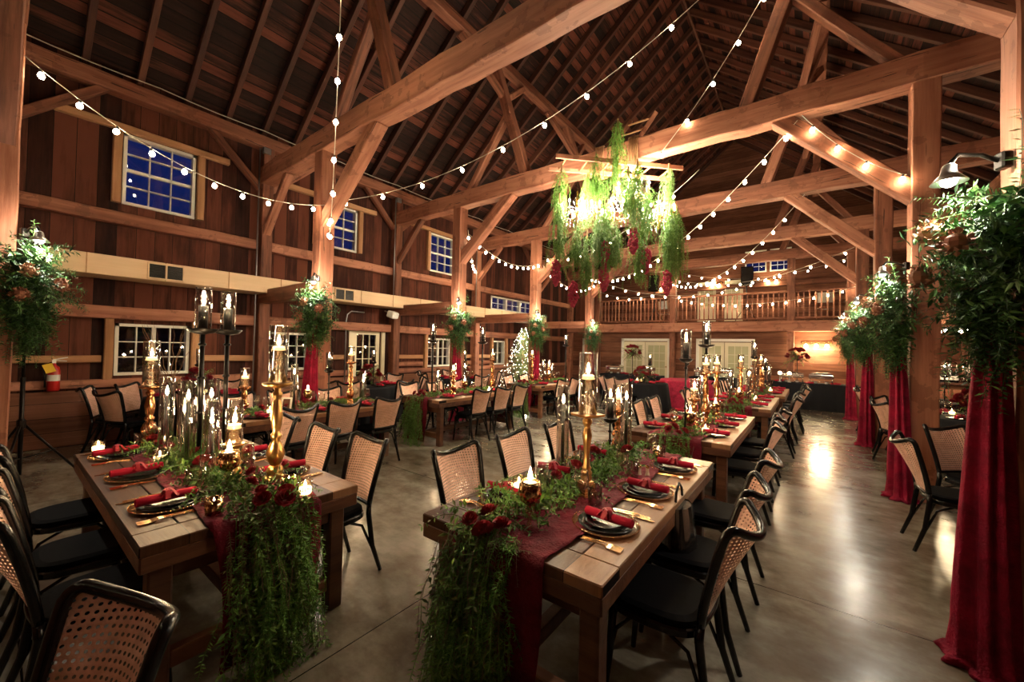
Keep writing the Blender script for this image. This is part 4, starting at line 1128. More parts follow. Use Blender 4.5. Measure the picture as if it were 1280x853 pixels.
def P_chafer():
    t = thing('chafing_dish', None, None)
    f = MB()
    for sx in (-1, 1):
        for sy in (-1, 1): f.tube([(sx * .27, sy * .15, 0), (sx * .25, sy * .14, .2)], .011, 8)
    for sy in (-1, 1): f.tube([(-.27, sy * .15, .06), (.27, sy * .15, .06)], .006, 6)
    for sx in (-1, 1): f.tube([(sx * .27, -.15, .06), (sx * .27, .15, .06)], .006, 6)
    f.build('stand', 'chrome', t, True)
    MB().box((0, 0, .19), (.58, .34, .09), ch=.02).build('water_pan', 'chrome', t)
    MB().add(*(lambda n: ([(x * q, y * q, z) for q, z in ((1, .235), (.96, .27), (.7, .315), (.3, .325)) for x, y in ((-.29, -.17), (.29, -.17), (.29, .17), (-.29, .17))], [(i * 4 + k, i * 4 + (k + 1) % 4, (i + 1) * 4 + (k + 1) % 4, (i + 1) * 4 + k) for i in range(3) for k in range(4)] + [(12, 13, 14, 15)]))(0)).build('lid', 'chrome', t)
    MB().tube([(-.07, -.1, .31), (-.06, -.13, .335), (.06, -.13, .335), (.07, -.1, .31)], .008, 8).build('lid_handle', 'black', t, True)
    for s in (-1, 1): MB().lathe([(.001, 0), (.04, 0), (.04, .05), (.001, .05)], 14, (s * .13, 0, 0)).build('burner', 'steel', t)
    return t
CHF = Proto(P_chafer)
buffet(-1.15, 1.05, 14.5, 15.25, 'long buffet table under black cloth at the end of the right aisle')
buffet(-6.15, -4.05, 13.55, 14.3, 'buffet table under black cloth in front of the left pair of doors')
buffet(-3.35, -1.95, 14.7, 15.4, 'small black-clothed serving table beside the second pair of doors')
for k, (x, y) in enumerate(((-.42, 14.88), (.28, 14.88), (-5.75, 13.95), (-4.6, 13.95), (-2.95, 15.05), (-2.3, 15.05))):
    CHF.put((x, y, .772), 0, ('chrome chafing dish left of its pair on the right buffet', 'chrome chafing dish right of its pair on the right buffet', 'chrome chafing dish at the left of the left buffet', 'chrome chafing dish at the right of the left buffet', 'chrome chafing dish on the small serving table, left', 'chrome chafing dish on the small serving table, right')[k], 'chafing dish', 'chafing dishes')
TALLF.put((-.30, 15.12, .772), 0, 'tall burgundy flower arrangement on black stand on the right buffet', 'flowers', 'tall flower arrangements')
TALLF.put((-5.15, 14.12, .772), 1.2, 'tall burgundy flower arrangement on black stand on the left buffet', 'flowers', 'tall flower arrangements')
def P_globe():
    t = thing('globe_candle', None, None); MB().lathe([(.001, 0), (.05, 0), (.045, .015), (.012, .03), (.012, .2), (.05, .23)], 14).build('stem', 'steel', t, True); MB().ball((0, 0, .27), .055, 12, 8).build('globe', 'votiveglow', t, True); return t
GLB = Proto(P_globe)
for k, (x, y) in enumerate(((-.72, 14.65), (-.48, 14.62))): GLB.put((x, y, .772), 0, ('left', 'right') [k] + ' small glowing globe light of the two on the right buffet', 'globe light', 'globe lights')
for k, (x, y) in enumerate(((-.75, 15.0), (0.0, 14.62), (.62, 14.8), (-5.2, 13.75), (-5.45, 14.1), (-4.3, 14.1))):
    NP.put((x, y, .772), RND.uniform(0, 3), 'red napkin roll on the %s buffet, %s' % (('right', 'left')[k // 3], ('nearest its left end', 'near its middle', 'nearest its right end')[k % 3]), 'napkin', 'napkins on the buffets')
RR.put((-2.95, 12.75, 0), 0, 'round table under a bright red cloth before the double doors', 'table')
lit(Tb(-2.95, 12.75, 0, 1, 'red-clothed round table'), 'ironM', 0, 0, 'centred on the'); lit(Tb(-2.95, 12.75, 0, 1, 'red-clothed round table'), 'vot', .3, .1, 'on the')

# ------------------------------------------------------------------ post swags, drapes and clip lamps
def swag_proto(seed):
    def fn():
        t = thing('post_swag', None, None); r = random.Random(seed); g = MB(); c = MB(); p = MB()
        for k in range(260):
            a = r.uniform(-1.75, 1.75); el = r.uniform(-1.2, 1.25)
            d = Vector((cos(a) * cos(el) * .8 + .12, sin(a) * cos(el), sin(el)))
            o = Vector((.06, r.uniform(-.07, .07), r.uniform(-.28, .28)))
            L = r.uniform(.22, .44) * (.80 if el < -.2 else 1.0)
            w = r.randrange(5); m = (g, g, c, c, p)[w]
            if m is g: strand(m, o, d, L, 9, .10, .034, .45, r)
            elif m is c: strand(m, o, d, L * 1.1, 26, .06, .012, .6, r, .4, .7)
            else: strand(m, o, d, L * .9, 12, .03, .012, .3, r)
        for k in range(70):
            o = Vector((.12 + r.uniform(-.06, .1), r.gauss(0, .065), r.uniform(-.35, -.1))); d = Vector((r.uniform(-.1, .2), r.uniform(-.22, .22), -1))
            strand((g, c)[k % 2], o, d, r.uniform(.25, .5), 18, .06 if k % 2 == 0 else .045, .022 if k % 2 == 0 else .008, .5, r, .4)
        g.build('broad_leaves', 'swag', t); c.build('cedar_sprays', 'swag', t); p.build('dark_sprays', 'plume', t)
        for (m, pos) in (('tan', (.36, .12, .05)), ('peach', (.33, -.1, .16)), ('tan', (.34, -.16, -.08))):
            f = MB()
            for k in range(46):
                a, e = r.uniform(0, 6.3), r.uniform(-1.5, 1.5); d = Vector((cos(a) * cos(e), sin(a) * cos(e), sin(e)))
                f.leaf(Vector(pos) + d * .045, d + Vector((r.uniform(-.8, .8), r.uniform(-.8, .8), .3)), d, .035, .03)
            f.ball(pos, .046, 8, 6); f.build('hydrangea', m, t)
        return t
    return Proto(fn)
SW = [swag_proto(41), swag_proto(42), swag_proto(43)]
def drape_proto(seed, top):
    def fn():
        r = random.Random(seed); ph = [r.uniform(0, 6) for _ in range(5)]; n = 72
        prof = []
        for k in range(26):
            q = k / 25; z = top * (1 - q) + .03 * q; s = .35 + .65 * min(1, q * 1.15) ** .8
            if q > .93: s *= 1 + 2.2 * (q - .93)
            prof.append((z, .125 * s, .085 * s, .004 + .018 * s, q))
        prof += [(.012, .165, .125, .025, 1.0), (.004, .185, .15, .03, 1.), (.004, .05, .05, 0, 1.)]
        vs = []; fs = []
        for z, wx, wy, am, q in prof:
            for k in range(n):
                a = 2 * pi * k / n; f = am * (cos(8 * a + ph[0] + q * .6) + .5 * cos(13 * a + ph[1] - q * .8) + .3 * cos(3 * a + ph[2] + 3 * q)) * (1 if z > .02 or am == 0 else .8)
                vs.append(((wy + f) * cos(a) , (wx + f) * sin(a) + .03 * sin(2.2 * q + ph[3]), z + (.02 * cos(5 * a + ph[4]) + .018 if .004 < z < .02 else (0 if z > .02 or am == 0 else .0))))
        for i in range(len(prof) - 1):
            for k in range(n): j = (k + 1) % n; fs.append((i * n + k, i * n + j, (i + 1) * n + j, (i + 1) * n + k))
        return MB().add(vs, fs).build('post_drape', 'drape', None, True)
    return Proto(fn)
DR = [drape_proto(51, 1.95), drape_proto(52, 1.95)]
def P_cliplamp():
    t = thing('clip_lamp', None, None)
    MB().lathe([(.02, .10), (.028, .09), (.035, .05), (.075, .0), (.073, 0), (.033, .048), (.02, .085)], 18).build('shade', 'steel', t, True)
    MB().ball((0, 0, .012), .036, 12, 8).build('lamp_bulb', 'lampglow', t, True)
    MB().tube([(0, 0, .1), (-.04, 0, .15), (-.14, 0, .14), (-.22, 0, .10)], .012, 8).build('arm', 'iron', t, True)
    MB().box((-.235, 0, .10), (.05, .06, .09), ch=.008).build('clamp', 'iron', t)
    return t
LAMP = Proto(P_cliplamp)
def spot(loc, tgt, e, size, blend=.6, r=.04, c=(1., .90, .74), name='lamp_beam'):
    l = bpy.data.lights.new(name, 'SPOT'); l.energy = e; l.color = c; l.spot_size = radians(size); l.spot_blend = blend; l.shadow_soft_size = r
    o = bpy.data.objects.new(name, l); COL.objects.link(o); o.location = loc
    o.rotation_euler = (Vector(tgt) - Vector(loc)).to_track_quat('-Z', 'Y').to_euler(); LIGHTS.append(o); return o
PW = 1.0
ordp = ('foreground', 'first', 'second', 'third', 'fourth')
for i, y in enumerate(BAYS[:5]):
    for s in (-1, 1):
        if i == 0 and s > 0: continue
        px = XPL if s < 0 else (.97 if i == 1 else XPR)
        side = 'left' if s < 0 else 'right'; nm = 'the %s %s-hand post' % (ordp[i], side)
        cx, cy = px - s * .12, y - .13
        fx, fy = (-s * .75, -.66) if s < 0 else (-.92, -.39)
        if s > 0: cx, cy = px - .15, y - .08
        if i == 0: cx, cy, fx, fy = XPL + .16, .17, .93, .37
        rz = atan2(fy, fx); k = (i + (s > 0)) % 3
        sx, sz = (.06, .06) if (s > 0 and i == 1) else (0, 0)
        SW[k].put((cx + sx, cy, 2.13 + sz), rz, 'bushy evergreen swag with tan blooms high on ' + nm, 'floral swag', 'evergreen post swags')
        if not (s < 0 and i == 0):
            DR[i % 2].put((cx + fx * (.15 if s < 0 else .06), cy + fy * (.15 if s < 0 else .06), 0), rz, 'red velvet drape hanging to the floor from ' + nm, 'drape', 'velvet post drapes')
        lx, ly, lz = cx + fx * .24, cy + fy * .24, 2.60
        LAMP.put((lx, ly, lz), rz, 'small lit clip lamp above the swag on ' + nm, 'lamp', 'clip lamps')
        spot((lx, ly, lz - .04), (lx - fx * .02, ly - fy * .02, 0), 26 * PW, 150)
        plight((lx - fx * .03, ly - fy * .03, lz + .12), (7 if i == 0 else 17 if s < 0 else 9) * PW, .04, (1., .86, .66), 'lamp_spill')

# ------------------------------------------------------------------ ladders, chandeliers and hanging greens
def ladder(name, label, a0, a1, b0, b1, n, m='rafter'):
    """a0-a1 and b0-b1 are the two stiles"""
    a0, a1, b0, b1 = map(Vector, (a0, a1, b0, b1)); c = (a0 + a1 + b0 + b1) / 4
    t = thing(name, label, 'ladder', c)
    for p, q in ((a0, a1), (b0, b1)):
        mx, L = frame_mx(p - c, q - c); beam_mb(L, .035, .075, .002, .006).build('stile', M['timber'], t, mx=mx)
    for k in range(n):
        f = (k + .5) / n; MB().tube([a0.lerp(a1, f) - c, b0.lerp(b1, f) - c], .016, 8).build('rung', 'trimwood', t, True)
ladder('wooden_ladder', 'weathered wooden ladder lashed flat beneath the second tie beam', (-3.25, 5.35, 4.72), (-1.72, 6.92, 4.72), (-3.58, 5.66, 4.72), (-2.05, 7.22, 4.72), 6)
ladder('wooden_ladder', 'short wooden ladder standing tilted on top of the second tie beam', (-2.88, 6.62, 5.20), (-2.62, 6.9, 5.82), (-2.44, 6.62, 5.20), (-2.17, 6.9, 5.82), 3)
for k, x in enumerate((-2.95, -2.35)):
    mb = MB()
    for q in range(7):
        o = x + .012 * (q * 2 - 7); y0, y1 = 6.34, 6.66
        mb.tube([(o, y0, 4.70), (o, y0 - .005, 5.0), (o, y0, 5.20), (o, 6.5, 5.205), (o, y1, 5.20), (o, y1, 4.83), (o, 6.5, 4.68), (o, y0, 4.70)], .009, 6)
    tag(mb.build('rope_lashing', 'rope', None, True), 'brown rope lashing round the second tie beam, %s of two' % ('left', 'right')[k], 'rope')
def P_chand():
    t = thing('crystal_chandelier', None, None)
    MB().lathe([(.004, .52), (.012, .5), (.01, .40), (.03, .36), (.018, .32), (.022, .22), (.045, .16), (.02, .12), (.03, .05), (.015, .0), (.022, -.04), (.002, -.07)], 14).build('column', 'brass', t, True)
    MB().tube([(0, 0, .52), (0, 0, .70)], .004, 6).build('chain', 'iron', t)
    for k in range(8):
        a = 2 * pi * k / 8; q = lambda r, z: (r * cos(a), r * sin(a), z)
        ar = MB().tube([q(.02, .1), q(.10, .04), q(.19, .05), q(.25, .13), q(.26, .17)], .006, 6).lathe([(.006, 0), (.032, .008), (.03, .012), (.006, .012)], 10, q(.26, .165)).build('arm', 'brass', t, True)
        MB().lathe([(.010, 0), (.010, .075), (.001, .075)], 8, q(.26, .177)).build('candle_sleeve', 'ivory', ar)
        MB().lathe([(.0006, -.004), (.009, .008), (.011, .022), (.006, .04), (.0006, .052)], 8, q(.26, .256)).build('bulb', 'chandbulb', ar, True)
        d = MB()
        def drop(p, L, w): d.add([Vector(p) + Vector(x) for x in ((0, 0, 0), (w, 0, -L * .6), (0, w, -L * .6), (-w, 0, -L * .6), (0, -w, -L * .6), (0, 0, -L))], [(0, 1, 2), (0, 2, 3), (0, 3, 4), (0, 4, 1), (5, 2, 1), (5, 3, 2), (5, 4, 3), (5, 1, 4)])
        drop(q(.26, .16), .07, .012); drop(q(.19, .045), .09, .012); drop(q(.12, .03), .11, .012)
        for j in range(9):
            f = j / 8; drop(q(.03 + .23 * f, .42 - .26 * f - .10 * sin(pi * f)), .03, .008)
        for j in range(5): f = j / 5; aa = a + 2 * pi / 8 * f; drop((.26 * cos(aa), .26 * sin(aa), .15 - .04 * sin(pi * f)), .045, .009)
        d.build('crystal_strand', 'crystal', t)
    return t
CHD = Proto(P_chand)
CHS = [(-3.05, 5.72, 3.72), (-2.58, 6.05, 3.72), (-2.0, 6.58, 3.70), (-2.34, 6.30, 4.08)]
for k, p in enumerate(CHS):
    CHD.put(p, k * .3, ('left crystal chandelier hung among greens under the ladder', 'middle crystal chandelier hung among greens under the ladder', 'right crystal chandelier hung among greens under the ladder', 'upper crystal chandelier hung close beneath the ladder')[k], 'chandelier', 'crystal chandeliers')
def bunch_proto(seed, L, wid, m, n=44):
    def fn():
        t = thing('hanging_greenery', None, None); r = random.Random(seed); g = MB()
        for k in range(n):
            a = r.uniform(0, 6.28); q_ = r.random(); d = Vector((cos(a) * wid * 3.2 * q_, sin(a) * wid * 3.2 * q_, -.45)); st = r.random() ** 1.2 * .7 * L
            strand(g, Vector((cos(a), sin(a), 0)) * .02 + Vector((0, 0, -st)), d, max(.22, (L - st) * r.uniform(.55, 1.25)), int(26 * L / .8), .058, .010, 2.4, r, .3, .5)
        g.build('foliage', m, t); MB().tube([(0, 0, .04), (0, 0, -.12)], .014, 8).build('stems', 'bark', t); return t
    return Proto(fn)
BN = [bunch_proto(61, .95, .20, 'hang'), bunch_proto(62, .75, .28, 'hang'), bunch_proto(63, .9, .16, 'hangpale'), bunch_proto(64, 1.15, .14, 'hang')]
wh = 'bright green foliage bunch hanging upside down, '
for k, (b, x, y, z, l) in enumerate(((1, -3.30, 5.62, 4.66, 'upper left under the ladder'), (2, -2.98, 5.95, 4.55, 'pale, left of centre'), (0, -2.80, 5.86, 4.85, 'left of the ladder middle'),
        (3, -2.50, 6.02, 5.35, 'tallest, rising above the ladder'), (1, -2.30, 5.98, 4.5, 'right of the ladder middle'), (0, -2.1, 6.3, 4.35, 'beside the upper chandelier'), (2, -1.86, 6.62, 4.68, 'pale, at the right ladder end'),
        (0, -1.80, 6.5, 3.98, 'at lower right'), (3, -1.74, 6.7, 4.0, 'farthest lower right'), (1, -3.0, 5.6, 3.72, 'at lower left'), (0, -2.9, 5.8, 3.55, 'lowest on the left'), (1, -2.5, 5.98, 3.75, 'below the middle chandelier'), (2, -2.72, 5.8, 3.9, 'pale, below left'), (0, -2.18, 6.2, 3.7, 'between the two lower crystal lights'))):
    BN[b].put((x, y, z), k * .9, wh + l, 'greenery', 'hanging greenery bunches')
def amar_proto(seed):
    def fn():
        t = thing('amaranthus_bunch', None, None); r = random.Random(seed); m = MB()
        for k in range(150):
            f = r.random(); z = -.40 * f; rr = .088 * (sin(pi * min(1, f * .9 + .1)) ** .6) ; a = r.uniform(0, 6.28); q = rr * r.uniform(.5, 1)
            m.ball((q * cos(a), q * sin(a), z), r.uniform(.014, .024), 5, 4)
        m.build('blossoms', 'amaranth', t); MB().tube([(0, 0, 1.15), (.01, .01, .5), (.005, 0, 0)], .004, 5).build('stem', 'garland', t); return t
    return Proto(fn)
AM = [amar_proto(71), amar_proto(72)]
for k, (x, y, z, l) in enumerate(((-3.25, 5.42, 3.05, 'upper left'), (-3.01, 5.57, 2.72, 'lowest left'), (-2.64, 5.9, 2.98, 'lower middle'), (-2.63, 5.88, 3.38, 'upper middle'), (-2.2, 6.0, 3.55, 'highest right'), (-2.1, 6.28, 3.28, 'mid right'), (-1.86, 6.6, 2.95, 'lowest right'))):
    AM[k % 2].put((x, y, z), k, 'deep pink amaranthus cluster dangling below the chandeliers, ' + l, 'hanging flowers', 'amaranthus clusters')
    if k % 2 == 0: BN[3].put((x + .03, y + .02, z + 1.05), k, 'thin green strand above the %s amaranthus cluster' % l, 'greenery', 'hanging greenery bunches')
rs = thing('rose_bloom', 'single red rose tucked among the chandelier greens', 'flower', (-2.13, 6.15, 4.18)); roses(rs, [(0, 0, 0)], size=1.5)

# ------------------------------------------------------------------ string lights
def bulb_parts(parent):
    if not hasattr(bulb_parts, 'm'):
        b = MB().lathe([(.0006, -.062), (.016, -.058), (.026, -.042), (.028, -.026), (.020, -.008), (.011, .004)], 12).build('bulb', 'bulb', parent, True)
        s = MB().lathe([(.001, .03), (.012, .028), (.013, .002), (.011, -.004)], 10).build('socket', 'socket', b)
        bulb_parts.m = (b.data, s.data); return b
    b = bpy.data.objects.new('bulb', bulb_parts.m[0]); COL.objects.link(b); b.parent = parent
    s = bpy.data.objects.new('socket', bulb_parts.m[1]); COL.objects.link(s); s.parent = b; return b
SE = .75
def string(p0, p1, sag, sp, label, every=3, e=2.2, f0=0., f1=1., wm='wire'):
    p0, p1 = Vector(p0), Vector(p1); t = thing('string_light', label, 'string lights', p0, 0, 'string lights')
    P = lambda f: p0.lerp(p1, f) + Vector((0, 0, -4 * sag * f * (1 - f)))
    n = 40; pts = [P(k / n) for k in range(n + 1)]
    MB().tube([q - p0 for q in pts], .005, 6).build('cable', wm, t, True)
    L = sum((b - a).length for a, b in zip(pts, pts[1:])); m = max(2, int(L / sp)); acc = 0; nxt = sp * .5; c = 0
    for a, b in zip(pts, pts[1:]):
        d = (b - a).length
        while acc + d >= nxt:
            q = a.lerp(b, (nxt - acc) / d); bb = bulb_parts(t); bb.location = q - p0 + Vector((0, 0, -.035)); bb.rotation_euler = (RND.uniform(-.2, .2), RND.uniform(-.2, .2), 0)
            if c % every == every // 2: plight(q + Vector((0, 0, -.07)), e * SE, .03, (1., .74, .42), 'bulb_light')
            c += 1; nxt += sp
        acc += d
string((-6.38, .1, 4.52), (-6.36, 3.25, 3.92), .42, .33, 'string of warm bulbs sagging across the upper left window')
string((-6.34, 3.28, 3.98), (.15, 6.1, 7.7), .95, .68, 'long string of bulbs climbing from first left post to the rafters', 2, 3.)
string((-6.33, 3.30, 3.80), (-2.7, 1.5, 10.7), 3.0, .42, 'near-vertical string of bulbs rising above the first left post', 3, 2.2)
string((.15, 6.25, 7.8), (-1.95, 6.33, 4.75), .25, .56, 'steep string of bulbs dropping to the ladder from upper right', 2, 3.)
string((-.15, 6.36, 4.74), (-6.3, 12.95, 4.2), .75, .42, 'string of bulbs from second right brace past the chandeliers', 4)
string((-.1, 6.34, 4.78), (.88, 6.34, 3.75), .12, .40, 'short string of bulbs under the second right brace', 2)
string((-.10, 9.55, 4.78), (-4.28, 15.95, 4.3), .7, .44, 'string of bulbs from third right brace towards the gallery', 4)
string((1.35, 15.95, 3.82), (-4.3, 15.95, 3.72), .42, .37, 'string of bulbs swagged along the front of the gallery railing', 4, 1.8)
string((-4.3, 15.95, 4.1), (-7.4, 15.95, 4.2), .35, .5, 'string of bulbs swagged over the left gallery railing', 3, 2.2)
string((-6.32, 6.62, 4.25), (-6.30, 9.6, 4.12), .33, .26, 'lower string of bulbs between second and third left posts', 5)
string((-6.34, 6.6, 4.35), (-8.75, 9.5, 4.15), .2, .5, 'sparse string of bulbs from second left post to the wall', 3)
string((-6.3, 9.75, 4.1), (-6.3, 13.2, 4.0), .4, .34, 'string of bulbs between third and fourth left posts', 3)
string((-6.25, 9.7, 4.3), (-1.4, 6.62, 4.5), .45, .62, 'string of bulbs from third left post to the hanging ladder', 3)
string((.9, 13.2, 4.4), (-4.25, 16.0, 4.45), .5, .42, 'string of bulbs crossing in front of the right gallery corner', 4)
string((-6.3, 13.3, 4.2), (-.5, 15.95, 4.5), .75, .46, 'string of bulbs crossing in front of the left gallery corner', 4)
string((-4.25, 17.4, 4.9), (1.2, 17.2, 4.95), .45, .5, 'string of bulbs overhead inside the gallery', 4)

string((1.0, -1.6, 4.5), (-6.4, -1.6, 4.4), .8, .5, 'added string of bulbs behind the camera, lighting the near tables', 3, 4.)  # unseen bulb string, added to brighten the near tables from behind the camera

# ------------------------------------------------------------------ lit tree
t = thing('christmas_tree', 'tall evergreen tree covered in tiny white lights at the left wall', 'tree', (-7.95, 11.15, 0))
r = random.Random(81); g = MB(); lp = []
for k in range(560):
    f = r.random() ** .75; z = .25 + (1 - f) * 0 + (2.05 * (1 - f) if False else 2.05 * r.random()); rr = .95 * (1 - (z - .2) / 2.2) + .05
    a = r.uniform(0, 6.28); d = Vector((cos(a), sin(a), -.12 + r.uniform(-.2, .3)))
    strand(g, (0, 0, z), d, rr * r.uniform(.8, 1.12), max(5, int(rr * 16)), .075, .016, .25, r, .3, .6, stem=False)
    for q in range(2): m = r.uniform(.6, 1.08); lp.append(Vector((cos(a + q * .1) * rr * m, sin(a + q * .1) * rr * m, z + r.uniform(-.06, .06))))
g.build('branches', 'spruce', t); MB().tube([(0, 0, 0), (0, 0, 1.2), (0, 0, 2.25)], [.06, .04, .01], 8).build('trunk', 'bark', t)
lp.sort(key=lambda p: -p.x + p.y)      # those facing the room first
def oct_(mb, p, s): mb.add([p + Vector(q) * s for q in ((1, 0, 0), (0, 1, 0), (-1, 0, 0), (0, -1, 0), (0, 0, 1), (0, 0, -1))], [(0, 1, 4), (1, 2, 4), (2, 3, 4), (3, 0, 4), (1, 0, 5), (2, 1, 5), (3, 2, 5), (0, 3, 5)])
fl = None
sel = [p for p in lp if (p.x * .6 - p.y * .8) > -.05]; r.shuffle(sel); sel = sel[:330]
for p in sel[:100]:
    if fl is None: mb = MB(); oct_(mb, Vector((0, 0, 0)), .0095); o = mb.build('fairy_light', 'fairy', t); fl = o.data
    else: o = bpy.data.objects.new('fairy_light', fl); COL.objects.link(o); o.parent = t
    o.location = p
mb = MB()
for p in sel[100:]: oct_(mb, p, .009)
o = mb.build('fairy_light_chain', 'fairy', t); o['kind'] = 'stuff'
for z in (.5, 1.0, 1.5, 2.0): plight((-7.95 + .75 * (1 - z / 2.6), 11.15 - .75 * (1 - z / 2.6), z), 6, .1, (1., .84, .6), 'tree_glow')

# ------------------------------------------------------------------ gallery things
def P_pa():
    t = thing('stage_speaker', None, None)
    MB().prism([(-.2, -.17), (.2, -.17), (.14, .17), (-.14, .17)], 1.35, 2.02).build('cabinet', 'black', t)
    MB().box((0, -.175, 1.68), (.35, .014, .6), ch=.004).build('grille', 'iron', t)
    MB().tube([(0, 0, .1), (0, 0, 1.38)], .02, 10).build('pole', 'iron', t, True)
    for k in range(3):
        a = 2 * pi * k / 3 + .5; MB().tube([(0, 0, .62), (.42 * cos(a), .42 * sin(a), .015)], .013, 8).build('leg', 'iron', t, True)
    return t
PA = Proto(P_pa)
PA.put((-1.88, 16.85, 2.79), .2, 'black loudspeaker on tripod behind the middle gallery railing', 'speaker'); PA.put((-5.25, 16.85, 2.30 + .49), -.1, 'black loudspeaker on tripod behind the left gallery railing', 'speaker')
def P_fold():
    t = thing('folding_chair', None, None)
    MB().grid(8, 6, lambda u, v: Vector(((u - .5) * .44, .2 + .05 * v + .03 * (1 - (2 * u - 1) ** 2), .62 + .34 * v))).build('back_sling', 'paper', t)
    MB().grid(8, 6, lambda u, v: Vector(((u - .5) * .44, -.2 + .4 * v, .44 - .03 * (1 - (2 * u - 1) ** 2)))).build('seat', 'paper', t)
    for s in (-1, 1):
        MB().tube([(s * .23, -.22, 0), (s * .23, .2, .6), (s * .23, .26, .98)], .014, 8).build('leg', 'trimwood', t, True); MB().tube([(s * .23, .24, 0), (s * .23, -.2, .46)], .014, 8).build('leg', 'trimwood', t, True)
    return t
FC = Proto(P_fold)
FC.put((.42, 17.3, 2.79), pi, 'white canvas folding chair behind the right gallery railing', 'chair'); 
FC.put((-4.9, 17.4, 2.79), pi - .4, 'white canvas folding chair behind the left gallery railing', 'chair')
def sconce(x, y, z, n, label):
    t = thing('wall_sconce', label, 'wall lamp', (x, y, z), 0, 'wall sconces')
    MB().box((0, -.015, 0), (.28 * n - .05, .03, .09), ch=.008).build('backplate', 'brass', t)
    for k in range(n):
        dx = (k - (n - 1) / 2) * .27
        a = MB().tube([(dx, -.03, 0), (dx, -.10, -.02), (dx, -.11, -.06)], .01, 8).build('arm', 'brass', t, True)
        MB().lathe([(.02, -.05), (.045, -.08), (.065, -.15), (.062, -.15), (.04, -.08), (.018, -.055)], 14, (dx, -.11, 0)).build('shade', 'sconceglass', a, True)
        MB().ball((dx, -.11, -.115), .028, 10, 6).build('lamp_bulb', 'lampglow', a, True)
        plight((x + dx, y - .2, z - .16), 14, .04, (1., .76, .42), 'sconce_light')
sconce(.18, YB, 2.02, 3, 'three-shade brass wall sconce on the boards above the right buffet')
sconce(-3.35, YG, 4.72, 2, 'two-shade wall sconce left of the gallery doors'); sconce(-1.25, YG, 4.72, 2, 'two-shade wall sconce right of the gallery doors'); sconce(-5.6, YG, 4.72, 2, 'two-shade wall sconce at the left end of the gallery')
# curly willow vase on the round table by the window
t = thing('twig_vase', 'dark vase of bare curly willow twigs before the lower window', 'vase', (-7.62, 1.62, .763))
MB().lathe([(.001, 0), (.05, 0), (.06, .12), (.035, .22), (.04, .25), (.034, .25), (.03, .22), (.05, .12), (.001, .02)], 16).build('vase', 'darkglass', t, True)
r = random.Random(91); mb = MB()
for k in range(9):
    a = r.uniform(0, 6.28); p = Vector((0, 0, .2)); pts = [p.copy()]; d = Vector((cos(a) * .3, sin(a) * .3, 1)); ph = r.uniform(0, 6)
    for q in range(22):
        d = d + Vector((.22 * sin(q * .8 + ph), .22 * cos(q * .9 + ph), .02)); d.normalize(); p = p + d * .05; pts.append(p.copy())
    mb.tube(pts, [.0055 * (1 - q / 26) for q in range(23)], 5)
mb.build('twigs', 'bark', t, True)

# ------------------------------------------------------------------ bar beyond the right posts
t = thing('bar_counter', 'dark wooden bar counter in the far right corner', 'bar', (2.80, 13.6, 0))
MB().box((0, 0, .5), (1.15, .6, 1.0), ch=.01).build('body', 'tablewood', t); MB().box((0, 0, 1.03), (1.3, .75, .05), ch=.008).build('worktop', 'rafter', t)
for k in range(3): MB().box((-.37 + .37 * k, -.305, .5), (.33, .02, .8), ch=.006).build('panel', 'timber', t)
def P_urn():
    t = thing('coffee_urn', None, None)
    MB().lathe([(.001, 0), (.11, 0), (.12, .03), (.12, .42), (.11, .45), (.001, .46)], 22).build('body', 'chrome', t, True); MB().lathe([(.115, .45), (.10, .48), (.02, .5), (.02, .53), (.001, .535)], 20).build('lid', 'chrome', t, True)
    MB().tube([(0, -.12, .06), (0, -.17, .06), (0, -.175, .03)], .012, 8).build('tap', 'black', t, True); return t
URN = Proto(P_urn)
URN.put((2.64, 13.6, 1.057), 0, 'shiny steel drinks urn on the far right bar, left', 'urn', 'drinks urns'); URN.put((2.96, 13.65, 1.057), .4, 'shiny steel drinks urn on the far right bar, right', 'urn', 'drinks urns')
def P_bottle():
    t = thing('bottle', None, None); MB().lathe([(.001, 0), (.036, 0), (.037, .19), (.014, .25), (.013, .31), (.001, .31)], 14).build('glass_body', 'darkglass', t, True); MB().lathe([(.0375, .06), (.0375, .15)], 14).build('label', 'paper', t, True); return t
BT = Proto(P_bottle)
for k in range(5): BT.put((2.42 + .07 * k, 13.4 + .03 * (k % 2), 1.057), 0, '%s dark bottle from the left along the far right bar' % ('first', 'second', 'third', 'fourth', 'fifth')[k], 'bottle', 'bottles on the bar')
for k in range(6): TB.put((2.76 + .1 * (k % 4), 13.38 + .1 * (k // 4), 1.057), 0, '%s water glass along the right part of the far bar' % ('first', 'second', 'third', 'fourth', 'fifth', 'sixth')[k], 'water glass', 'glasses on the bar')
t = thing('chandelier_ring', 'small hanging lamp of bare bulbs above the far right bar', 'hanging lamp', (2.42, 12.2, 2.25))
MB().lathe([(.30, -.02), (.32, -.02), (.32, .02), (.30, .02), (.30, -.02)], 28).build('ring', 'iron', t)
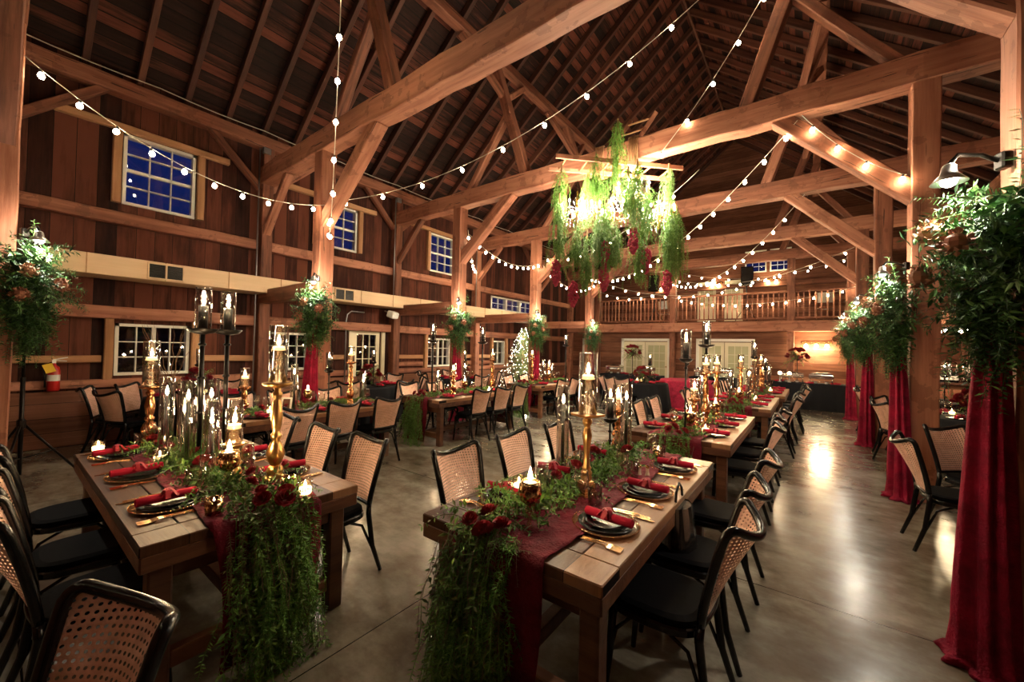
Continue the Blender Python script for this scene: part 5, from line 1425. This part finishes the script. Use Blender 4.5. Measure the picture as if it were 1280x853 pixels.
for k in range(3): a = 2.1 * k; MB().tube([(.31 * cos(a), .31 * sin(a), .02), (0, 0, .5)], .004, 5).build('chain', 'iron', t)
MB().tube([(0, 0, .5), (0, 0, 2.75)], .006, 6).build('cord', 'iron', t)
for k in range(6): a = 1.047 * k; MB().ball((.31 * cos(a), .31 * sin(a), -.06), .034, 10, 6).build('bulb', 'bulb', t, True)
plight((2.42, 12.2, 2.08), 30, .1, (1., .74, .42), 'hanging_light')

# ------------------------------------------------------------------ lights with visible sources, camera
CHW = 1.0
for k, (x, y, z) in enumerate(CHS): plight((x, y, z + .25), 84 * CHW, .22, (1., .84, .62), 'chandelier_light')
for o in LIGHTS:
    o.data.energy *= {'candle_light': 1., 'bulb_light': 1., 'lamp_beam': 1., 'lamp_spill': 1.}.get(o.name.split('.')[0], 1.)

cam = bpy.data.cameras.new('camera'); co = bpy.data.objects.new('camera', cam); COL.objects.link(co)
cam.sensor_width = 36; cam.sensor_fit = 'HORIZONTAL'; cam.lens = 36 * 491.64 / 1280; cam.clip_start = .02; cam.clip_end = 200
yaw, pitch, roll = radians(37.105), radians(.914), radians(1.259)
fw = Vector((-sin(yaw) * cos(pitch), cos(yaw) * cos(pitch), sin(pitch))); rt = Vector((cos(yaw), sin(yaw), 0)); up = rt.cross(fw)
r2 = rt * cos(roll) + up * sin(roll); u2 = up * cos(roll) - rt * sin(roll)
co.matrix_world = Matrix(((r2.x, u2.x, -fw.x, 0), (r2.y, u2.y, -fw.y, 0), (r2.z, u2.z, -fw.z, 1.65), (0, 0, 0, 1)))
SC.camera = co
vs = SC.view_settings; vs.view_transform = 'Standard'; vs.look = 'None'; vs.gamma = 1.; vs.use_curve_mapping = False
vs.exposure = 1.8
SC.cycles.transparent_max_bounces = 24; SC.cycles.max_bounces = 7; SC.cycles.diffuse_bounces = 3; SC.cycles.glossy_bounces = 3
SC.cycles.sample_clamp_indirect = 4.; SC.cycles.sample_clamp_direct = 0.; SC.cycles.caustics_reflective = False; SC.cycles.caustics_refractive = False
